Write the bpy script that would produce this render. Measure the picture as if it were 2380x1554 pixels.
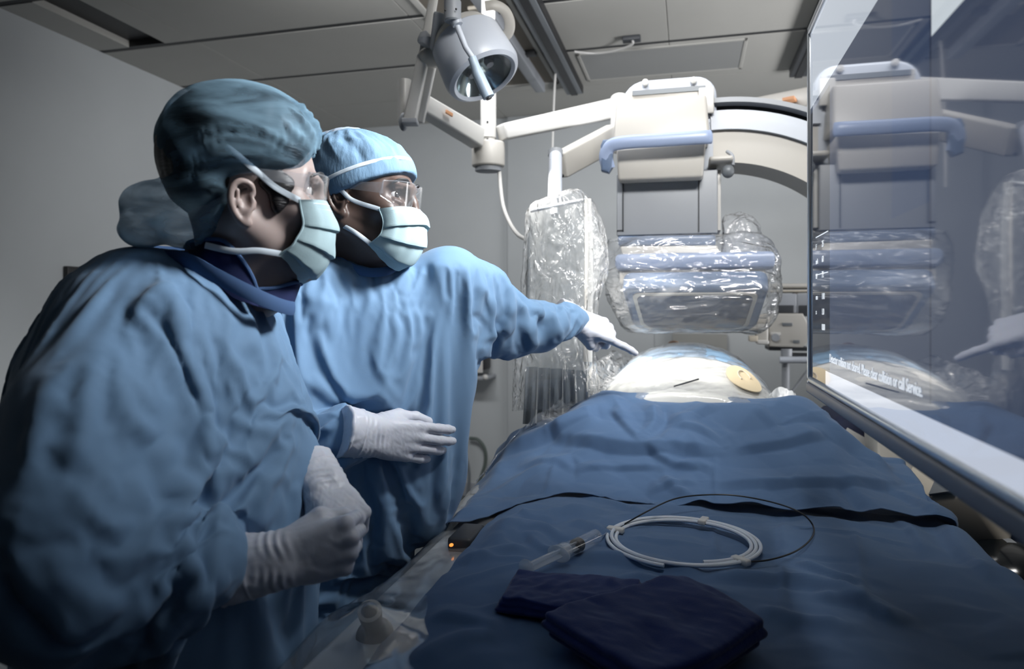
import bpy, bmesh, math, random
import numpy as np
from mathutils import Vector, Matrix
import openvdb

for _o in list(bpy.data.objects):
    bpy.data.objects.remove(_o, do_unlink=True)
SC = bpy.context.scene
COL = SC.collection
random.seed(7)
RNG = np.random.default_rng(7)

# ------------------------------------------------------------------ camera
IMW, IMH = 2380.0, 1554.0
FPX, CX, HY, CAMZ = 1600.0, 1190.0, 716.0, 1.40        # focal length in pixels, horizon row, eye height
YAW = math.atan((1600.0 - 1190.0) / 1600.0)            # the room axis meets the horizon at column 1600
CA, SA = math.cos(YAW), math.sin(YAW)
cam_data = bpy.data.cameras.new('camera')
cam = bpy.data.objects.new('camera', cam_data)
COL.objects.link(cam)
cam.location = (0, 0, CAMZ)
cam.rotation_euler = (math.radians(90), 0, YAW)
cam_data.sensor_width = 36.0
cam_data.lens = 36.0 * FPX / IMW
cam_data.shift_y = -(IMH / 2 - HY) / IMW
cam_data.clip_start = 0.05
cam_data.dof.use_dof = True
cam_data.dof.focus_distance = 1.33
cam_data.dof.aperture_fstop = 4.0
SC.camera = cam

# ------------------------------------------------------------------ colour management, world
SC.view_settings.view_transform = 'Standard'
SC.view_settings.look = 'None'
SC.view_settings.gamma = 1.0
SC.view_settings.use_curve_mapping = False
SC.view_settings.exposure = 0.0
SC.cycles.use_denoising = True
SC.cycles.max_bounces = 7
SC.cycles.adaptive_threshold = 0.02
SC.cycles.transparent_max_bounces = 18
SC.cycles.caustics_reflective = False
SC.cycles.caustics_refractive = False
SC.cycles.sample_clamp_indirect = 4.0
world = bpy.data.worlds.new('room_air')
SC.world = world
world.use_nodes = True
world.node_tree.nodes['Background'].inputs['Color'].default_value = (0.55, 0.68, 0.85, 1)
world.node_tree.nodes['Background'].inputs['Strength'].default_value = 0.05


def light(name, kind, loc, target, power, color=(1, 1, 1), size=0.5, size_y=None, spot=None, blend=0.5, spread=None):
    d = bpy.data.lights.new(name, kind)
    d.energy = power
    d.color = color
    if kind == 'AREA':
        d.size = size
        if size_y:
            d.shape = 'RECTANGLE'
            d.size_y = size_y
        if spread:
            d.spread = math.radians(spread)
    else:
        d.shadow_soft_size = size
    if kind == 'SPOT':
        d.spot_size = math.radians(spot)
        d.spot_blend = blend
    o = bpy.data.objects.new(name, d)
    COL.objects.link(o)
    o.location = loc
    v = Vector(target) - Vector(loc)
    o.rotation_euler = v.to_track_quat('-Z', 'Y').to_euler()
    return o


# unseen key panel, added fill lights and the lamp over the patient
light('key_panel', 'AREA', (0.84, 1.24, 2.50), (-0.62, 1.28, 1.42), 15, (0.95, 0.98, 1.0), 0.5, 0.5, spread=58)
light('wall_fill', 'AREA', (-0.75, 2.15, 2.74), (-0.85, 4.9, 0.9), 36, (0.97, 0.98, 1.0), 1.6, 0.25, spread=150)  # added area light that brightens the far walls
light('gantry_fill', 'AREA', (0.30, 0.95, 2.76), (0.05, 2.3, 1.6), 17, (1.0, 0.985, 0.96), 0.8, 0.35, spread=90)  # added fill for the imaging arm and the drapes, no known fixture
light('ceiling_fill', 'AREA', (2.64, 3.2, 1.55), (0.0, 3.6, 2.8), 48, (0.98, 0.98, 1.0), 1.7, 0.9, spread=100)  # added uplight to brighten the ceiling, no window stands here
light('patient_spot', 'SPOT', (-0.62, 1.95, 2.02), (-0.05, 2.16, 1.2), 240, (1.0, 0.95, 0.88), 0.06, spot=32, blend=0.8)

# ------------------------------------------------------------------ picture <-> room
def to_world(p):
    p = np.asarray(p, float)
    x, y, z = p[..., 0], p[..., 1], p[..., 2]
    return np.stack([x * CA - y * SA, x * SA + y * CA, z], -1)


def P(px, py, d):
    """world point seen at picture position (px, py) at depth d (m) in front of the camera"""
    return to_world([(px - CX) / FPX * d, d, CAMZ + (HY - py) / FPX * d])


def C(x, d, z):
    """world point from camera-aligned metres: x right, d away, z up"""
    return to_world([x, d, z])


def cdir(x, d, z=0.0):
    v = to_world([x, d, z])
    return v / np.linalg.norm(v)


def onX(px, py, X):
    r = P(px, py, 1.0) - np.array([0, 0, CAMZ]); t = X / r[0]
    return np.array([0, 0, CAMZ]) + r * t


def onY(px, py, Y):
    r = P(px, py, 1.0) - np.array([0, 0, CAMZ]); t = Y / r[1]
    return np.array([0, 0, CAMZ]) + r * t


def onZ(px, py, Z):
    r = P(px, py, 1.0) - np.array([0, 0, CAMZ]); t = (Z - CAMZ) / r[2]
    return np.array([0, 0, CAMZ]) + r * t


def project(V):
    V = np.asarray(V, float)
    x = V[..., 0] * CA + V[..., 1] * SA
    d = -V[..., 0] * SA + V[..., 1] * CA
    d = np.maximum(d, 0.02)
    return CX + FPX * x / d, HY - FPX * (V[..., 2] - CAMZ) / d, d


def unit(v):
    v = np.asarray(v, float)
    return v / max(np.linalg.norm(v), 1e-9)


def frame(fwd, up=(0, 0, 1)):
    """columns: forward, left, up"""
    f = unit(fwd); l = unit(np.cross(up, f)); u = np.cross(f, l)
    return np.stack([f, l, u], 1)


def rot(axis, deg):
    return np.array(Matrix.Rotation(math.radians(deg), 3, Vector(axis)))


def spline(pts, n=8, closed=False):
    """Catmull-Rom through pts (any width)"""
    p = np.asarray(pts, float)
    if len(p) < 3 and not closed:
        t = np.linspace(0, 1, n + 1)[:, None]
        return p[0] * (1 - t) + p[-1] * t
    if closed:
        q = np.vstack([p[-1], p, p[0], p[1]]); m = len(p)
    else:
        q = np.vstack([2 * p[0] - p[1], p, 2 * p[-1] - p[-2]]); m = len(p) - 1
    out = []
    for i in range(m):
        a, b, c, d = q[i], q[i + 1], q[i + 2], q[i + 3]
        for k in range(n):
            t = k / n
            out.append(0.5 * (2 * b + (c - a) * t + (2 * a - 5 * b + 4 * c - d) * t * t + (3 * b - a - 3 * c + d) * t ** 3))
    if not closed:
        out.append(p[-1])
    return np.array(out)


# ------------------------------------------------------------------ mesh collecting
class MB:
    def __init__(s):
        s.V = []; s.F = []; s.n = 0

    def add(s, V, F):
        V = np.asarray(V, float)
        s.V.append(V)
        s.F.extend([tuple(int(i) + s.n for i in f) for f in F])
        s.n += len(V)
        return s

    def bm(s, b, M=None, c=(0, 0, 0)):
        b.verts.index_update()
        V = np.array([v.co[:] for v in b.verts])
        if M is not None:
            V = V @ np.asarray(M).T
        s.add(V + np.asarray(c), [[v.index for v in f.verts] for f in b.faces])
        b.free()
        return s

    def box(s, c, size, bev=0.004, M=None, seg=3):
        b = bmesh.new()
        bmesh.ops.create_cube(b, size=1.0)
        bmesh.ops.scale(b, vec=Vector(size), verts=b.verts)
        if bev > 0:
            bmesh.ops.bevel(b, geom=b.edges[:], offset=min(bev, min(size) * 0.49), segments=seg, profile=0.5, affect='EDGES')
        return s.bm(b, M, c)

    def span(s, lo, hi, bev=0.004, seg=3):
        lo, hi = np.asarray(lo, float), np.asarray(hi, float); lo, hi2 = np.minimum(lo, hi), np.maximum(lo, hi)
        return s.box((lo + hi2) / 2, np.maximum(hi2 - lo, 1e-4), bev, seg=seg)

    def tube(s, pts, r, n=12, smooth=0, cap=True, flat=None, hint=None):
        """sweep a circle (or flat ellipse r x flat) along pts; r may be a list"""
        p = np.asarray(pts, float)
        rr = np.full(len(p), r, float) if np.isscalar(r) else np.asarray(r, float)
        if smooth:
            q = spline(np.hstack([p, rr[:, None]]), smooth)
            p, rr = q[:, :3], q[:, 3]
        T = np.gradient(p, axis=0)
        T /= np.maximum(np.linalg.norm(T, axis=1, keepdims=True), 1e-9)
        up = np.array(hint if hint is not None else ([0, 0, 1] if abs(T[0][2]) < 0.9 else [1, 0, 0]), float)
        rings = []
        B0 = None
        for i in range(len(p)):
            if hint is not None:
                h = np.asarray(hint, float)
                up = h[i] if h.ndim == 2 and len(h) == len(p) else (h if h.ndim == 1 else h[min(i * len(h) // len(p), len(h) - 1)])
            elif B0 is not None:
                up = B0
            a = np.cross(T[i], up); a /= max(np.linalg.norm(a), 1e-9)
            b = np.cross(a, T[i]); B0 = b
            th = np.linspace(0, 2 * math.pi, n, endpoint=False)
            f = rr[i] if flat is None else flat
            rings.append(p[i] + np.outer(np.cos(th) * rr[i], a) + np.outer(np.sin(th) * f, b))
        V = np.vstack(rings); m = len(p)
        F = [(i * n + j, i * n + (j + 1) % n, (i + 1) * n + (j + 1) % n, (i + 1) * n + j) for i in range(m - 1) for j in range(n)]
        if cap:
            F.append(tuple(range(n - 1, -1, -1)))
            F.append(tuple((m - 1) * n + j for j in range(n)))
        return s.add(V, F)

    def lathe(s, prof, c=(0, 0, 0), M=None, n=32, cap=True):
        """prof: (r, z) pairs from bottom to top about local z"""
        prof = np.asarray(prof, float)
        th = np.linspace(0, 2 * math.pi, n, endpoint=False)
        V = np.vstack([np.stack([r * np.cos(th), r * np.sin(th), np.full(n, z)], 1) for r, z in np.maximum(prof, [1e-5, -9])])
        m = len(prof)
        F = [(i * n + j, i * n + (j + 1) % n, (i + 1) * n + (j + 1) % n, (i + 1) * n + j) for i in range(m - 1) for j in range(n)]
        if cap:
            F.append(tuple(range(n - 1, -1, -1))); F.append(tuple((m - 1) * n + j for j in range(n)))
        if M is not None:
            V = V @ np.asarray(M).T
        return s.add(V + np.asarray(c), F)

    def prism(s, poly, t, c=(0, 0, 0), M=None, bev=0.003, seg=3):
        """polygon in local xy, thickness t along local z (centred)"""
        b = bmesh.new()
        vs = [b.verts.new((x, y, -t / 2)) for x, y in poly]
        f = b.faces.new(vs)
        r = bmesh.ops.extrude_face_region(b, geom=[f])
        bmesh.ops.translate(b, vec=(0, 0, t), verts=[g for g in r['geom'] if isinstance(g, bmesh.types.BMVert)])
        bmesh.ops.recalc_face_normals(b, faces=b.faces)
        if bev > 0:
            es = [e for e in b.edges if abs(e.verts[0].co.z - e.verts[1].co.z) < 1e-6]
            bmesh.ops.bevel(b, geom=es, offset=bev, segments=seg, profile=0.5, affect='EDGES')
        return s.bm(b, M, c)

    def grid(s, G, flip=False, thick=0.0):
        """G: (m, n, 3) point grid; optional thickness makes a closed sheet"""
        G = np.asarray(G, float); m, n = G.shape[:2]
        V = G.reshape(-1, 3)
        q = [(i * n + j, i * n + j + 1, (i + 1) * n + j + 1, (i + 1) * n + j) for i in range(m - 1) for j in range(n - 1)]
        if flip:
            q = [f[::-1] for f in q]
        if not thick:
            return s.add(V, q)
        du = np.gradient(G, axis=0); dv = np.gradient(G, axis=1)
        N = np.cross(du, dv); N /= np.maximum(np.linalg.norm(N, axis=2, keepdims=True), 1e-9)
        if not flip:
            N = -N
        V2 = (G - N * thick).reshape(-1, 3); k = m * n
        F = list(q) + [tuple(i + k for i in f[::-1]) for f in q]
        ring = [j for j in range(n)] + [i * n + n - 1 for i in range(1, m)] + [(m - 1) * n + j for j in range(n - 2, -1, -1)] + [i * n for i in range(m - 2, 0, -1)]
        for a, b in zip(ring, ring[1:] + ring[:1]):
            F.append((b, a, a + k, b + k) if not flip else (a, b, b + k, a + k))
        return s.add(np.vstack([V, V2]), F)

    def ball(s, c, r, M=None, u=20, v=12):
        b = bmesh.new()
        bmesh.ops.create_uvsphere(b, u_segments=u, v_segments=v, radius=1.0)
        bmesh.ops.scale(b, vec=Vector((r, r, r) if np.isscalar(r) else r), verts=b.verts)
        return s.bm(b, M, c)

    def obj(s, name, mat, parent=None, **kw):
        return make(name, np.vstack(s.V), s.F, mat, parent, **kw)


ORIGIN = {}


def make(name, V, F, mat, parent=None, smooth=True, angle=35, base=None):
    V = np.asarray(V, float)
    if parent is not None:
        o0 = ORIGIN[parent.name]
    else:
        lo, hi = V.min(0), V.max(0)
        o0 = np.array([(lo[0] + hi[0]) / 2, (lo[1] + hi[1]) / 2, lo[2]]) if base is None else np.asarray(base, float)
    me = bpy.data.meshes.new(name)
    L = V - o0
    if isinstance(F, np.ndarray):
        k = F.shape[1]
        me.vertices.add(len(L)); me.vertices.foreach_set('co', L.astype(np.float32).ravel())
        me.loops.add(F.size); me.loops.foreach_set('vertex_index', F.astype(np.int32).ravel())
        me.polygons.add(len(F)); me.polygons.foreach_set('loop_start', np.arange(0, F.size, k, dtype=np.int32))
        me.update(calc_edges=True)
    else:
        me.from_pydata(L.tolist(), [], F)
        me.update()
    if smooth:
        me.shade_smooth()
        if angle:
            me.set_sharp_from_angle(angle=math.radians(angle))
    if mat is not None:
        me.materials.append(mat)
    o = bpy.data.objects.new(name, me)
    COL.objects.link(o)
    if parent is not None:
        o.parent = parent
    else:
        o.location = o0
    ORIGIN[o.name] = o0
    return o


def thing(name, label, cat, base, group=None):
    o = bpy.data.objects.new(name, None)
    o.empty_display_size = 0.1
    COL.objects.link(o)
    o.location = tuple(base)
    ORIGIN[o.name] = np.asarray(base, float)
    o['label'] = label; o['category'] = cat
    if group:
        o['group'] = group
    return o


def tag(o, label, cat=None, group=None, kind=None):
    if label:
        o['label'] = label
    if cat:
        o['category'] = cat
    if group:
        o['group'] = group
    if kind:
        o['kind'] = kind
    return o


def struct(o):
    o['kind'] = 'structure'
    return o


# ------------------------------------------------------------------ solid modelling with distance fields
def smin(a, b, k):
    if k <= 0:
        return np.minimum(a, b)
    h = np.maximum(k - np.abs(a - b), 0) / k
    return np.minimum(a, b) - h * h * k * 0.25


class Field:
    def __init__(s, lo, hi, h, M=None, c=(0, 0, 0)):
        s.lo = np.array(lo, float); s.h = h; s.M = M; s.c = np.asarray(c, float)
        n = np.ceil((np.array(hi) - s.lo) / h).astype(int) + 1
        s.ax = [(s.lo[i] + h * np.arange(n[i])).astype(np.float32) for i in range(3)]
        s.a = np.full(n, 0.15, np.float32)

    def like(s):
        g = Field.__new__(Field)
        g.lo, g.h, g.M, g.c, g.ax = s.lo, s.h, s.M, s.c, s.ax
        g.a = np.full(s.a.shape, 0.15, np.float32)
        return g

    def put(s, fn, lo, hi, k=0.0, op='+'):
        sl = []
        for i in range(3):
            a = int(max(0, math.floor((lo[i] - s.lo[i]) / s.h))); b = int(min(len(s.ax[i]), math.ceil((hi[i] - s.lo[i]) / s.h) + 1))
            if b <= a:
                return s
            sl.append(slice(a, b))
        X = s.ax[0][sl[0]][:, None, None]; Y = s.ax[1][sl[1]][None, :, None]; Z = s.ax[2][sl[2]][None, None, :]
        d = fn(X, Y, Z).astype(np.float32)
        t = tuple(sl)
        if op == '+':
            s.a[t] = smin(s.a[t], d, k)
        elif op == '-':
            s.a[t] = -smin(-s.a[t], d, k)
        elif op == '&':
            s.a[t] = -smin(-s.a[t], -d, k)
        return s

    def cone(s, a, b, ra, rb, k=0.01, op='+'):
        a = np.asarray(a, float); b = np.asarray(b, float); ba = b - a; L = max(float(ba @ ba), 1e-12)
        m = max(ra, rb) + k + 3 * s.h + 0.004
        def fn(X, Y, Z):
            x, y, z = X - a[0], Y - a[1], Z - a[2]
            t = np.clip((x * ba[0] + y * ba[1] + z * ba[2]) / L, 0, 1)
            return np.sqrt((x - t * ba[0]) ** 2 + (y - t * ba[1]) ** 2 + (z - t * ba[2]) ** 2) - (ra + (rb - ra) * t)
        return s.put(fn, np.minimum(a, b) - m, np.maximum(a, b) + m, k, op)

    def chain(s, pts, rs, k=0.01, op='+'):
        for i in range(len(pts) - 1):
            s.cone(pts[i], pts[i + 1], rs[i] if not np.isscalar(rs) else rs, rs[i + 1] if not np.isscalar(rs) else rs, k, op)
        return s

    def ell(s, c, r, R=None, k=0.01, op='+'):
        c = np.asarray(c, float); r = np.asarray(r if not np.isscalar(r) else [r] * 3, float)
        m = max(r) + k + 3 * s.h
        R = np.eye(3) if R is None else np.asarray(R)
        def fn(X, Y, Z):
            x, y, z = X - c[0], Y - c[1], Z - c[2]
            q = [R[0, i] * x + R[1, i] * y + R[2, i] * z for i in range(3)]
            k0 = np.sqrt(sum((q[i] / r[i]) ** 2 for i in range(3)))
            k1 = np.sqrt(sum((q[i] / r[i] ** 2) ** 2 for i in range(3)))
            return k0 * (k0 - 1) / np.maximum(k1, 1e-6)
        return s.put(fn, c - m, c + m, k, op)

    def box(s, c, half, R=None, rnd=0.005, k=0.0, op='+'):
        c = np.asarray(c, float); hf = np.asarray(half, float) - rnd
        R = np.eye(3) if R is None else np.asarray(R)
        m = np.linalg.norm(half) + k + 3 * s.h
        def fn(X, Y, Z):
            x, y, z = X - c[0], Y - c[1], Z - c[2]
            q = [np.abs(R[0, i] * x + R[1, i] * y + R[2, i] * z) - hf[i] for i in range(3)]
            o = np.sqrt(sum(np.maximum(v, 0) ** 2 for v in q))
            return o + np.minimum(np.maximum(np.maximum(q[0], q[1]), q[2]), 0) - rnd
        return s.put(fn, c - m, c + m, k, op)

    def half(s, c, n, k=0.0, lo=None, hi=None, op='&'):
        """keep the side behind plane through c with normal n"""
        c = np.asarray(c, float); n = unit(n)
        lo = s.lo if lo is None else lo; hi = [a[-1] for a in s.ax] if hi is None else hi
        return s.put(lambda X, Y, Z: (X - c[0]) * n[0] + (Y - c[1]) * n[1] + (Z - c[2]) * n[2], lo, hi, k, op)

    def stack(s, rows, k=0.03, p=2.3):
        """rows: (z, cx, cy, rx, ry, angle deg) bottom to top; elliptical sections"""
        rows = np.asarray(rows, float)
        rows = spline(rows, 6)
        z0, z1 = rows[0, 0], rows[-1, 0]
        m = rows[:, 3:5].max() + 0.05
        lo = [rows[:, 1].min() - m, rows[:, 2].min() - m, z0 - 0.05]; hi = [rows[:, 1].max() + m, rows[:, 2].max() + m, z1 + 0.05]
        def fn(X, Y, Z):
            f = lambda i: np.interp(Z, rows[:, 0], rows[:, i])
            cx, cy, rx, ry, an = f(1), f(2), f(3), f(4), np.radians(f(5))
            x, y = X - cx, Y - cy
            u = np.abs((x * np.cos(an) + y * np.sin(an)) / rx); v = np.abs((-x * np.sin(an) + y * np.cos(an)) / ry)
            d = ((u ** p + v ** p) ** (1 / p) - 1) * np.minimum(rx, ry)
            return -smin(-d, -np.maximum(Z - z1, z0 - Z) + 0 * d, 0.03)
        return s.put(fn, lo, hi, k)

    def sample(s, p):
        q = (p - s.lo) / s.h
        i0 = np.clip(np.floor(q).astype(int), 0, np.array(s.a.shape) - 2)
        f = q - i0
        out = 0
        for dx in (0, 1):
            for dy in (0, 1):
                for dz in (0, 1):
                    w = (f[:, 0] if dx else 1 - f[:, 0]) * (f[:, 1] if dy else 1 - f[:, 1]) * (f[:, 2] if dz else 1 - f[:, 2])
                    out = out + w * s.a[i0[:, 0] + dx, i0[:, 1] + dy, i0[:, 2] + dz]
        return out

    def grad(s, p):
        e = s.h * 0.75
        g = np.stack([s.sample(p + d) - s.sample(p - d) for d in np.eye(3) * e], 1)
        return g / np.maximum(np.linalg.norm(g, axis=1, keepdims=True), 1e-9)

    def mesh(s, relax=2):
        g = openvdb.FloatGrid(0.15)
        g.copyFromArray(s.a)
        pts, quads = g.convertToQuads(0.0)
        V = s.lo + np.asarray(pts, float) * s.h
        F = np.asarray(quads, np.int64)
        V = relax_mesh(V, F, relax)
        for _ in range(2):
            N = s.grad(V)
            V = V - N * np.clip(s.sample(V), -s.h, s.h)[:, None]
        N = s.grad(V)
        a = V[F[:200]]
        fn = np.cross(a[:, 1] - a[:, 0], a[:, 2] - a[:, 0])
        if (fn * N[F[:200, 0]]).sum() < 0:
            F = F[:, ::-1]
        if s.M is not None:
            V = V @ s.M.T + s.c; N = N @ s.M.T
        return V, N, np.ascontiguousarray(F)


def edges_of(F):
    e = np.vstack([F[:, [0, 1]], F[:, [1, 2]], F[:, [2, 3]], F[:, [3, 0]]])
    return e


def relax_mesh(V, F, n):
    e = edges_of(F)
    V = V.copy()
    cnt = np.bincount(e.ravel(), minlength=len(V)).astype(float)[:, None]
    for _ in range(n):
        acc = np.zeros_like(V)
        for i in range(3):
            acc[:, i] = np.bincount(e[:, 0], V[e[:, 1], i], len(V)) + np.bincount(e[:, 1], V[e[:, 0], i], len(V))
        V = V * 0.5 + 0.5 * acc / np.maximum(cnt, 1)
    return V


def normals(V, F):
    a = V[F]
    fn = np.cross(a[:, 2] - a[:, 0], a[:, 3] - a[:, 1])
    N = np.zeros_like(V)
    for k in range(4):
        for i in range(3):
            N[:, i] += np.bincount(F[:, k], fn[:, i], len(V))
    return N / np.maximum(np.linalg.norm(N, axis=1, keepdims=True), 1e-12)


def wave_noise(V, scale, seed, octaves=3, stretch=(1, 1, 1)):
    """smooth pseudo-noise from warped sines; about -1..1"""
    r = np.random.default_rng(seed)
    q = V * np.asarray(stretch) / scale
    out = np.zeros(len(V)); amp = 1.0; tot = 0
    for o in range(octaves):
        w = q.copy()
        for i in range(3):
            k = r.normal(size=3) * 0.9
            w[:, i] += 0.9 * np.sin(q @ k * 1.3 + r.uniform(0, 6.28))
        s = 0
        for j in range(4):
            k = r.normal(size=3); k /= np.linalg.norm(k)
            s = s + np.sin(w @ k * 2.2 + r.uniform(0, 6.28))
        out += amp * s / 2.6; tot += amp
        amp *= 0.5; q = q * 2.03
    return out / tot


def facets(A, B, spacing, seed):
    """paper-like planes with straight creases over the (A, B) plane; about -1..1"""
    from mathutils.geometry import delaunay_2d_cdt
    r = np.random.default_rng(seed)
    a, b = A.ravel(), B.ravel()
    xs = np.arange(a.min() - spacing, a.max() + spacing * 1.5, spacing); ys = np.arange(b.min() - spacing, b.max() + spacing * 1.5, spacing)
    pts = np.array([(x + r.uniform(-.45, .45) * spacing, y + r.uniform(-.45, .45) * spacing) for x in xs for y in ys])
    res = delaunay_2d_cdt([Vector(p) for p in pts.tolist()], [], [], 0, 1e-9)
    co = np.array([v[:] for v in res[0]]); h = r.uniform(-1, 1, len(co))
    out = np.zeros(len(a))
    for t in res[2]:
        p, q, s_ = co[t[0]], co[t[1]], co[t[2]]
        i = np.where((a >= min(p[0], q[0], s_[0])) & (a <= max(p[0], q[0], s_[0])) & (b >= min(p[1], q[1], s_[1])) & (b <= max(p[1], q[1], s_[1])))[0]
        if not len(i):
            continue
        d = (q[0] - p[0]) * (s_[1] - p[1]) - (s_[0] - p[0]) * (q[1] - p[1])
        if abs(d) < 1e-12:
            continue
        u = ((a[i] - p[0]) * (s_[1] - p[1]) - (s_[0] - p[0]) * (b[i] - p[1])) / d
        v = ((q[0] - p[0]) * (b[i] - p[1]) - (a[i] - p[0]) * (q[1] - p[1])) / d
        k = (u >= -1e-6) & (v >= -1e-6) & (u + v <= 1 + 1e-6)
        out[i[k]] = h[t[0]] + u[k] * (h[t[1]] - h[t[0]]) + v[k] * (h[t[2]] - h[t[0]])
    return out


def pick(V, N, px, py, UVD, face):
    u, v, d = UVD
    r2 = (u - px) ** 2 + (v - py) ** 2
    r2 = np.where(face, r2, 1e9)
    near = r2 < 8.0 ** 2
    if near.any():
        i = np.where(near)[0]
        i = i[np.argmin(d[i] + np.sqrt(r2[i]) * 0.0004)]
    else:
        i = int(np.argmin(r2 + 4e4 * d))
    return V[i]


def fold(V, N, line, w, amp, kind='r', taper=True, clip=None):
    """raise or sink the surface along a 3-D line: r ridge, v valley, s step (raised on the left of its course), c sharp crest"""
    w = max(w, abs(amp) * 1.25)
    line = spline(line, 6) if len(line) > 2 else np.asarray(line, float)
    seg = np.linalg.norm(np.diff(line, axis=0), axis=1); cum = np.concatenate([[0], np.cumsum(seg)]); L = max(cum[-1], 1e-6)
    m = w * 3.2
    idx = np.where(((V > line.min(0) - m) & (V < line.max(0) + m)).all(1))[0]
    if not len(idx):
        return V
    p = V[idx]
    best = np.full(len(idx), 1e9); tt = np.zeros(len(idx)); sg = np.zeros(len(idx))
    for i in range(len(line) - 1):
        a, b = line[i], line[i + 1]; ba = b - a; l2 = max(ba @ ba, 1e-12)
        t = np.clip(((p - a) @ ba) / l2, 0, 1)
        r = p - a - t[:, None] * ba
        rn = np.einsum('ij,ij->i', r, N[idx])
        d = np.linalg.norm(r - rn[:, None] * N[idx], axis=1) + np.maximum(np.abs(rn) - 0.04, 0)
        better = d < best
        best = np.where(better, d, best)
        tt = np.where(better, (cum[i] + t * seg[i]) / L, tt)
        side = np.einsum('ij,ij->i', np.cross(N[idx], ba), r)
        sg = np.where(better, np.sign(side), sg)
    x = best / w
    tent = lambda q: np.maximum(1 - np.sqrt(q * q + 0.012), 0)
    if kind == 'r':
        f = np.exp(-x * x)
    elif kind == 'v':
        f = -np.exp(-x * x)
    elif kind == 'c':
        f = tent(x / 1.7)
    elif kind == 'k':
        f = -tent(x / 1.7)
    else:
        f = np.where(sg > 0, tent(x / 2.4), tent(x / 0.95))
    if taper:
        f = f * np.clip(np.sin(math.pi * np.clip(tt, 0.0, 1.0)) * 1.6 + 0.08, 0, 1)
    V = V.copy()
    V[idx] += N[idx] * (amp * f)[:, None]
    return V


def folds(V, N, F, strokes, dmax=99):
    """strokes: (picture polyline, width m, height m, kind) traced on the side that faces the camera"""
    UVD = project(V)
    face = (N * (np.array([0, 0, CAMZ]) - V)).sum(1) > 0
    lines = [[pick(V, N, x, y, UVD, face) for x, y in st[0]] for st in strokes]
    for st, l in zip(strokes, lines):
        V = fold(V, N, np.array(l), st[1], st[2], st[3] if len(st) > 3 else 'r')
    return V


def drape_sim(V, F, pin, cV, cF, frames=30, loose=-.085, bend=.35, tension=14, grav=.5, quality=5, dist=.004, damp=8):
    """let a garment mesh settle and buckle over a solid body; pin = 0..1 per vertex"""
    me = bpy.data.meshes.new('cloth_work'); me.from_pydata(V.tolist(), [], F.tolist()); me.update()
    o = bpy.data.objects.new('cloth_work', me); COL.objects.link(o)
    cm = bpy.data.meshes.new('form_work'); cm.from_pydata(cV.tolist(), [], cF.tolist()); cm.update()
    c = bpy.data.objects.new('form_work', cm); COL.objects.link(c)
    md = c.modifiers.new('hit', 'COLLISION'); c.collision.thickness_outer = .003; c.collision.cloth_friction = 12; c.collision.damping = .6
    vg = o.vertex_groups.new(name='pin')
    for lv in np.unique(np.round(pin, 2)):
        if lv > 0:
            vg.add(np.where(np.round(pin, 2) == lv)[0].tolist(), float(lv), 'REPLACE')
    m = o.modifiers.new('cloth', 'CLOTH'); st = m.settings; cs = m.collision_settings
    st.quality = quality; st.mass = .15; st.air_damping = 2
    st.tension_stiffness = tension; st.compression_stiffness = tension; st.shear_stiffness = tension * .5; st.bending_stiffness = bend
    st.tension_damping = damp; st.compression_damping = damp; st.shear_damping = damp; st.bending_damping = .6
    st.vertex_group_mass = 'pin'; st.shrink_min = loose; st.shrink_max = loose
    st.effector_weights.gravity = grav
    cs.collision_quality = 2; cs.distance_min = dist; cs.use_self_collision = False
    m.point_cache.frame_start = 1; m.point_cache.frame_end = frames
    f0 = SC.frame_current
    for k in range(1, frames + 1):
        SC.frame_set(k)
        dg = bpy.context.evaluated_depsgraph_get()
        ev = o.evaluated_get(dg)
    em = ev.to_mesh()
    out = np.empty(len(em.vertices) * 3, np.float32); em.vertices.foreach_get('co', out)
    ev.to_mesh_clear()
    out = out.reshape(-1, 3).astype(float)
    for ob, mm in ((o, me), (c, cm)):
        bpy.data.objects.remove(ob, do_unlink=True); bpy.data.meshes.remove(mm)
    SC.frame_set(f0)
    if out.shape != V.shape or not np.isfinite(out).all():
        return V
    far = np.linalg.norm(out - V, axis=1) > .12
    out[far] = V[far]
    return out


# ------------------------------------------------------------------ materials
def rgb(r, g, b):
    f = lambda c: (c / 255 / 12.92) if c / 255 <= 0.04045 else ((c / 255 + 0.055) / 1.055) ** 2.4
    return (f(r), f(g), f(b), 1.0)


def new_mat(name):
    m = bpy.data.materials.new(name)
    m.use_nodes = True
    nt = m.node_tree
    for n in list(nt.nodes):
        if n.type != 'OUTPUT_MATERIAL':
            nt.nodes.remove(n)
    return m, nt, nt.nodes['Material Output']


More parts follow.
